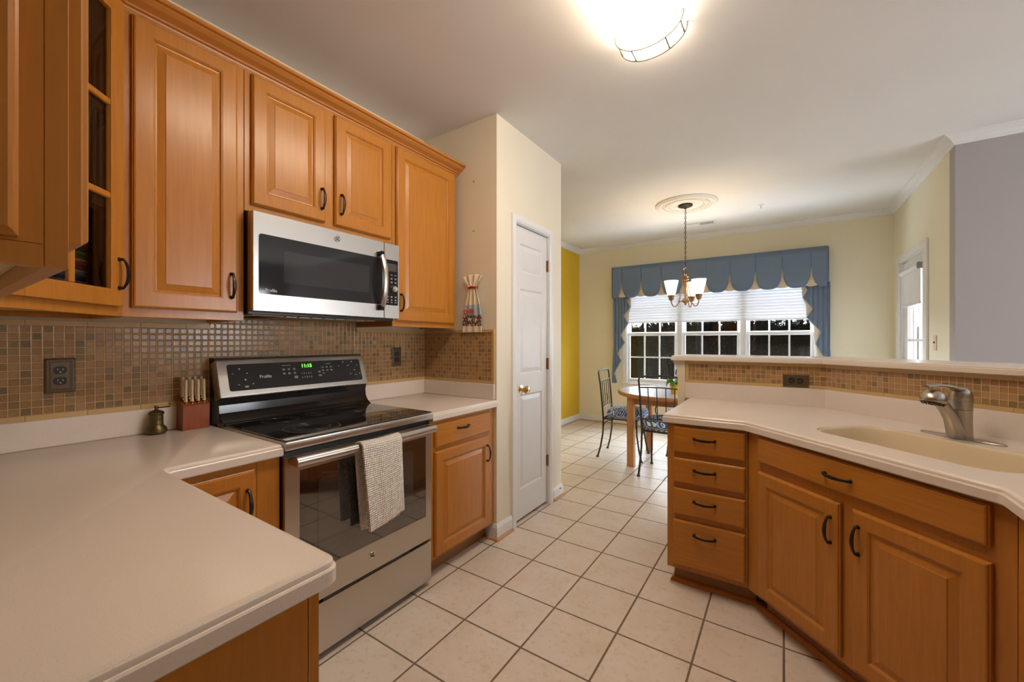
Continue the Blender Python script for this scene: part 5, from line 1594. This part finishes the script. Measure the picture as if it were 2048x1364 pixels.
# ------------------------------------------------------------------ wrought iron chairs, front = local +Y
def make_chair():
    e = empty('dining_chair')
    T = 0.0095
    for s_ in (-1, 1):
        m = MB().tube([(s_ * 0.202, -0.236, 0.004), (s_ * 0.196, -0.205, 0.12), (s_ * 0.188, -0.182, 0.27), (s_ * 0.186, -0.178, 0.42)], T, 8)
        m.lathe([(0.015, 0), (0.016, 0.008), (0.012, 0.018)], (s_ * 0.202, -0.236, 0), 12)
        m.build('back_leg', 'iron', e)
        m = MB().tube([(s_ * 0.202, 0.232, 0.004), (s_ * 0.196, 0.205, 0.12), (s_ * 0.188, 0.182, 0.27), (s_ * 0.186, 0.178, 0.42)], T, 8)
        m.lathe([(0.015, 0), (0.016, 0.008), (0.012, 0.018)], (s_ * 0.202, 0.232, 0), 12)
        m.build('front_leg', 'iron', e)
        m = MB().tube([(s_ * 0.187, -0.180, 0.33), (s_ * 0.187, -0.165, 0.375), (s_ * 0.187, -0.13, 0.405), (s_ * 0.187, -0.07, 0.418)], 0.005, 6)
        m.tube([(s_ * 0.187, 0.180, 0.33), (s_ * 0.187, 0.165, 0.375), (s_ * 0.187, 0.13, 0.405), (s_ * 0.187, 0.07, 0.418)], 0.005, 6)
        m.build('side_brace', 'iron', e)
    m = MB()
    m.tube([(-0.187, -0.180, 0.425), (0.187, -0.180, 0.425), (0.187, 0.180, 0.425), (-0.187, 0.180, 0.425)], 0.010, 8, closed=True)
    for k in range(-3, 4):
        m.box(k * 0.05 - 0.008, k * 0.05 + 0.008, -0.178, 0.178, 0.420, 0.424)
    m.build('seat_frame', 'iron', e)
    bp = [(-0.186, -0.178, 0.42), (-0.190, -0.186, 0.55), (-0.198, -0.208, 0.80), (-0.203, -0.222, 0.90), (-0.198, -0.226, 0.93), (-0.175, -0.228, 0.942), (-0.10, -0.229, 0.951), (0, -0.229, 0.955)]
    bp = bp + [(-x, y, z) for x, y, z in bp[::-1][1:]]
    m = MB().tube(bp, T, 8)
    m.build('back_frame', 'iron', e)
    m = MB()
    m.tube([(-0.199, -0.212, 0.835), (-0.1, -0.213, 0.842), (0, -0.213, 0.845), (0.1, -0.213, 0.842), (0.199, -0.212, 0.835)], 0.006, 8)
    m.build('back_rail', 'iron', e)
    m = MB()
    m.tube([(-0.190, -0.186, 0.535), (-0.1, -0.187, 0.542), (0, -0.187, 0.545), (0.1, -0.187, 0.542), (0.190, -0.186, 0.535)], 0.006, 8)
    m.build('back_rail', 'iron', e)
    for x in (-0.12, -0.04, 0.041, 0.12):
        m = MB().tube([(x * 0.95, -0.187, 0.540), (x, -0.213, 0.842)], 0.0045, 6)
        if x == -0.04:
            m.tube([(x - 0.004, -0.194, 0.595), (x - 0.014, -0.197, 0.615), (x - 0.016, -0.199, 0.645), (x - 0.006, -0.201, 0.668), (x + 0.004, -0.202, 0.672)], 0.006, 6)
        m.build('spindle', 'iron', e)
    return e
def make_cushion():
    def fn(u, v):
        a, b_ = u * 2 - 1, v * 2 - 1
        return a, b_
    def surf(sgn):
        def f(u, v):
            a, b_ = u * 2 - 1, v * 2 - 1
            # square to rounded square
            x = a * math.sqrt(1 - 0.30 * b_ * b_); y = b_ * math.sqrt(1 - 0.30 * a * a)
            e_ = max(abs(a), abs(b_))
            h_ = 0.036 * (1 - e_ ** 7) ** 0.5
            t_ = 0
            for px_, py_ in ((-0.42, -0.42), (0.42, -0.42), (0.42, 0.42), (-0.42, 0.42), (0, 0)):
                d2 = (a - px_) ** 2 + (b_ - py_) ** 2
                t_ += math.exp(-d2 / 0.022)
            h_ += 0.010 * (1 - e_ ** 4) * (1 - t_)
            h_ -= 0.016 * min(1, t_) * (1 if sgn > 0 else 0.2)
            ripple = 0.002 * math.sin(a * 17 + b_ * 5) * (1 - e_ ** 6)
            return (x * 0.222, y * 0.222, 0.046 + sgn * h_ * (1.15 if sgn > 0 else 0.9) + ripple)
        return f
    m = MB(); m.grid(surf(1), 44, 44); 
    n0 = len(m.v); m.grid(surf(-1), 44, 44)
    o = m.build('seat_cushion', 'cushion_print', None, smooth=80, fix=False)
    b_ = bmesh.new(); b_.from_mesh(o.data); bmesh.ops.remove_doubles(b_, verts=b_.verts, dist=0.0006); bmesh.ops.recalc_face_normals(b_, faces=b_.faces); b_.to_mesh(o.data); b_.free()
    for p in o.data.polygons: p.use_smooth = True
    return o
c0 = make_chair(); q0 = make_cushion()
spots = [(-1.487, 4.475, math.radians(-84.8), 'black iron chair left of the table, facing right', 'blue patterned cushion on the left chair', 0.03),
         (-0.937, 4.088, 0.0, 'black iron chair in front of the table, its back towards the kitchen', 'blue patterned cushion on the chair nearest the kitchen', -0.03),
         (-0.87, 4.925, PI, 'black iron chair beyond the table, mostly hidden', 'blue patterned cushion on the chair beyond the table', 0.02)]
for i, (x, y, a, lab, lab2, tw) in enumerate(spots):
    c = c0 if i == 0 else copy_tree(c0)
    c.location = (x, y, 0); c.rotation_euler = (0, 0, a)
    tag(c, lab, 'chair', 'iron chairs around the dining table')
    q = q0 if i == 0 else q0.copy()
    if i: COL.objects.link(q)
    off = Vector((0, 0.045 if i == 0 else 0.012, 0)); off.rotate(Matrix.Rotation(a, 3, 'Z'))
    q.location = (x + off.x, y + off.y, 0.4345); q.rotation_euler = (0, 0, a + tw)
    tag(q, lab2, 'cushion', 'tufted cushions on the iron chairs')

# potted flower on the table
pt = empty('potted_flower', (-0.905, 4.29, 0.7505), 0, 'small white flowering plant in a yellow pot on the table', 'potted plant')
MB().lathe([(0.030, 0), (0.034, 0.002), (0.044, 0.075), (0.049, 0.077), (0.050, 0.095), (0.044, 0.095), (0.042, 0.082), (0, 0.080)], seg=28, cap=False).lathe([(0, 0.0005), (0.030, 0.0)], seg=28, cap=False).build('pot', 'pot_yellow', pt)
rp = random.Random(5)
for k in range(9):
    a = 2 * PI * k / 9 + rp.uniform(-.2, .2); L = rp.uniform(0.07, 0.10); up = rp.uniform(0.02, 0.05)
    def lf(u, v, a=a, L=L, up=up):
        s_ = v; w_ = 0.026 * math.sin(PI * min(1, s_ * 0.95 + 0.05)) * (u - 0.5) * 2
        r_ = 0.012 + L * s_
        z_ = 0.082 + up * math.sin(s_ * 2.4) * 1.6 - 0.05 * s_ * s_ + 0.10 * abs(u - 0.5) * 0.3
        return (r_ * math.cos(a) - w_ * math.sin(a), r_ * math.sin(a) + w_ * math.cos(a), z_)
    MB().grid(lf, 4, 8).build('leaf', 'leaf', pt, smooth=60, solid=0.001, fix=False)
for k in range(8):
    a = rp.uniform(0, 2 * PI); r_ = rp.uniform(0.0, 0.04); z_ = rp.uniform(0.13, 0.20)
    fl = MB()
    cxy = (r_ * math.cos(a), r_ * math.sin(a), z_)
    fl.tube([(0, 0, 0.08), (cxy[0] * 0.6, cxy[1] * 0.6, z_ * 0.7), cxy], 0.0015, 5)
    for p_i in range(5):
        b_ = 2 * PI * p_i / 5
        fl.lathe([(0.0, -0.002), (0.009, 0), (0.0, 0.003)], (cxy[0] + 0.010 * math.cos(b_), cxy[1] + 0.010 * math.sin(b_), z_ + 0.003 * math.sin(b_ * 2)), 8, cap=False)
    fl.build('flower', 'petal', pt)

# ------------------------------------------------------------------ outside: wooded slope, trees, deck
def ground_z(x, y):
    t_ = max(0, min(1, (y - 9) / 34))
    return -0.9 + 3.3 * t_ * t_ * (3 - 2 * t_) + 0.12 * math.sin(x * 0.7) * t_
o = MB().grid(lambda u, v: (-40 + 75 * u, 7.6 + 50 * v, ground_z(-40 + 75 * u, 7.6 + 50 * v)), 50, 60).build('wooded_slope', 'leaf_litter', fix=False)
tag(o, 'dark leaf-covered slope outside the dining windows', 'ground')
rt = random.Random(11)
def bare_tree(h, seed):
    rr = random.Random(seed); m = MB()
    def branch(p, d, L, r, depth):
        pts = [p]; q = p.copy(); dd = d.copy()
        n = 5
        for i in range(n):
            dd = (dd + Vector((rr.uniform(-.14, .14), rr.uniform(-.14, .14), rr.uniform(-.02, .08)))).normalized()
            q = q + dd * (L / n); pts.append(q.copy())
        m.tube(pts, [r * (1 - 0.55 * i / n) for i in range(n + 1)], 5 if depth < 2 else 4, cap=False)
        if depth < 3:
            k = 13 if depth == 0 else (5 if depth == 1 else 3)
            for j in range(k):
                t_ = rr.uniform(0.12 if depth == 0 else 0.25, 1.0); i0 = min(n - 1, int(t_ * n))
                s = pts[i0].lerp(pts[i0 + 1], t_ * n - i0)
                a = rr.uniform(0, 2 * PI); el = rr.uniform(0.15, 0.9)
                nd = Vector((math.cos(a) * math.cos(el), math.sin(a) * math.cos(el), math.sin(el)))
                branch(s, nd, L * rr.uniform(0.22, 0.42) if depth == 0 else L * rr.uniform(0.4, 0.65), max(0.006, r * rr.uniform(0.22, 0.36) if depth == 0 else r * 0.5), depth + 1)
    branch(Vector((0, 0, 0)), Vector((0, 0, 1)), h, 0.11, 0)
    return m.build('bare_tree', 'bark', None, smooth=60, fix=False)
protos = [bare_tree(7.0, 1), bare_tree(6.0, 2), bare_tree(8.0, 3)]
used = [False] * 3
for i in range(90):
    k = i % 3
    o = protos[k] if not used[k] else protos[k].copy()
    if used[k]: COL.objects.link(o)
    used[k] = True
    y = rt.uniform(17, 46); x = rt.uniform(-0.52, 0.13) * y + rt.uniform(-1, 1)
    if -0.02 * y < x - 0.05 * y and y < 20: x -= 3
    o.location = (x, y, ground_z(x, y) - 0.05); o.rotation_euler = (rt.uniform(-.05, .05), rt.uniform(-.05, .05), rt.uniform(0, 6.28)); s_ = rt.uniform(0.8, 1.3); o.scale = (s_, s_, s_)
    tag(o, 'leafless dark tree in the wood behind the dining windows', 'tree', 'bare trees in the wood outside')
def pine(seed):
    rr = random.Random(seed); e = empty('pine_tree')
    MB().tube([(0, 0, 0), (0.03, 0, 2.5), (0, 0.02, 5.5)], [0.10, 0.07, 0.02], 6).build('trunk', 'bark', e)
    vs = []; fs = []
    for i in range(2600):
        z = 0.3 + 5.3 * rr.random(); R_ = 1.35 * (1 - (z - 0.3) / 5.6) ** 0.8 + 0.1
        a = rr.uniform(0, 2 * PI); r_ = R_ * math.sqrt(rr.random()); L = rr.uniform(0.08, 0.2)
        p = Vector((r_ * math.cos(a), r_ * math.sin(a), z - 0.25 * r_))
        d = Vector((math.cos(a + rr.uniform(-1, 1)), math.sin(a + rr.uniform(-1, 1)), rr.uniform(-0.5, 0.5))) * L
        w_ = Vector((rr.uniform(-1, 1), rr.uniform(-1, 1), rr.uniform(-1, 1))).normalized() * 0.035
        b0 = len(vs); vs += [p - w_, p + w_, p + d]; fs.append((b0, b0 + 1, b0 + 2))
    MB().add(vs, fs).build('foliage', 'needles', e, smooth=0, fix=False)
    return e
pp = pine(4); first = True
for i in range(22):
    o = pp if first else copy_tree(pp); first = False
    y = rt.uniform(22, 44); x = rt.uniform(-0.34, 0.09) * y
    if i % 4 == 0: x = rt.uniform(-0.5, -0.3) * y
    o.location = (x, y, ground_z(x, y) - 0.1); o.rotation_euler = (0, 0, rt.uniform(0, 6.28)); s_ = rt.uniform(0.6, 1.1); o.scale = (s_, s_, s_ * rt.uniform(0.9, 1.2))
    tag(o, 'dark green pine in the wood behind the dining windows', 'tree', 'pines in the wood outside')
# undergrowth
vs = []; fs = []
for i in range(26000):
    y = 15 + 33 * rt.random() ** 0.8; x = rt.uniform(-0.55, 0.15) * y
    g_z = ground_z(x, y); h_ = rt.uniform(0.1, 1.7) * (0.3 + 0.7 * rt.random()); w_ = rt.uniform(0.006, 0.016)
    lx, ly = rt.uniform(-.5, .5) * h_, rt.uniform(-.3, .3) * h_
    b0 = len(vs); vs += [(x - w_, y, g_z - 0.02), (x + w_, y, g_z - 0.02), (x + lx, y + ly, g_z + h_)]; fs.append((b0, b0 + 1, b0 + 2))
o = MB().add(vs, fs).build('undergrowth', 'bark', smooth=0, fix=False)
tag(o, 'tangle of bare twigs covering the slope outside', 'undergrowth', None, 'stuff')
dk = empty('deck', (0, 0, 0), 0, 'pale grey deck with white railing outside the glazed door', 'deck')
MB().box(1.16, 3.9, 4.6, 8.2, -0.12, -0.02).build('floor_boards', 'deck', dk, smooth=0)
m = MB().box(1.2, 3.9, 8.12, 8.18, 0.86, 0.92).box(1.2, 3.9, 8.13, 8.17, 0.06, 0.10)
for i in range(22):
    m.box(1.22 + i * 0.12, 1.25 + i * 0.12, 8.135, 8.165, 0.10, 0.86)
m.build('railing', 'vinyl_white', dk, smooth=0)
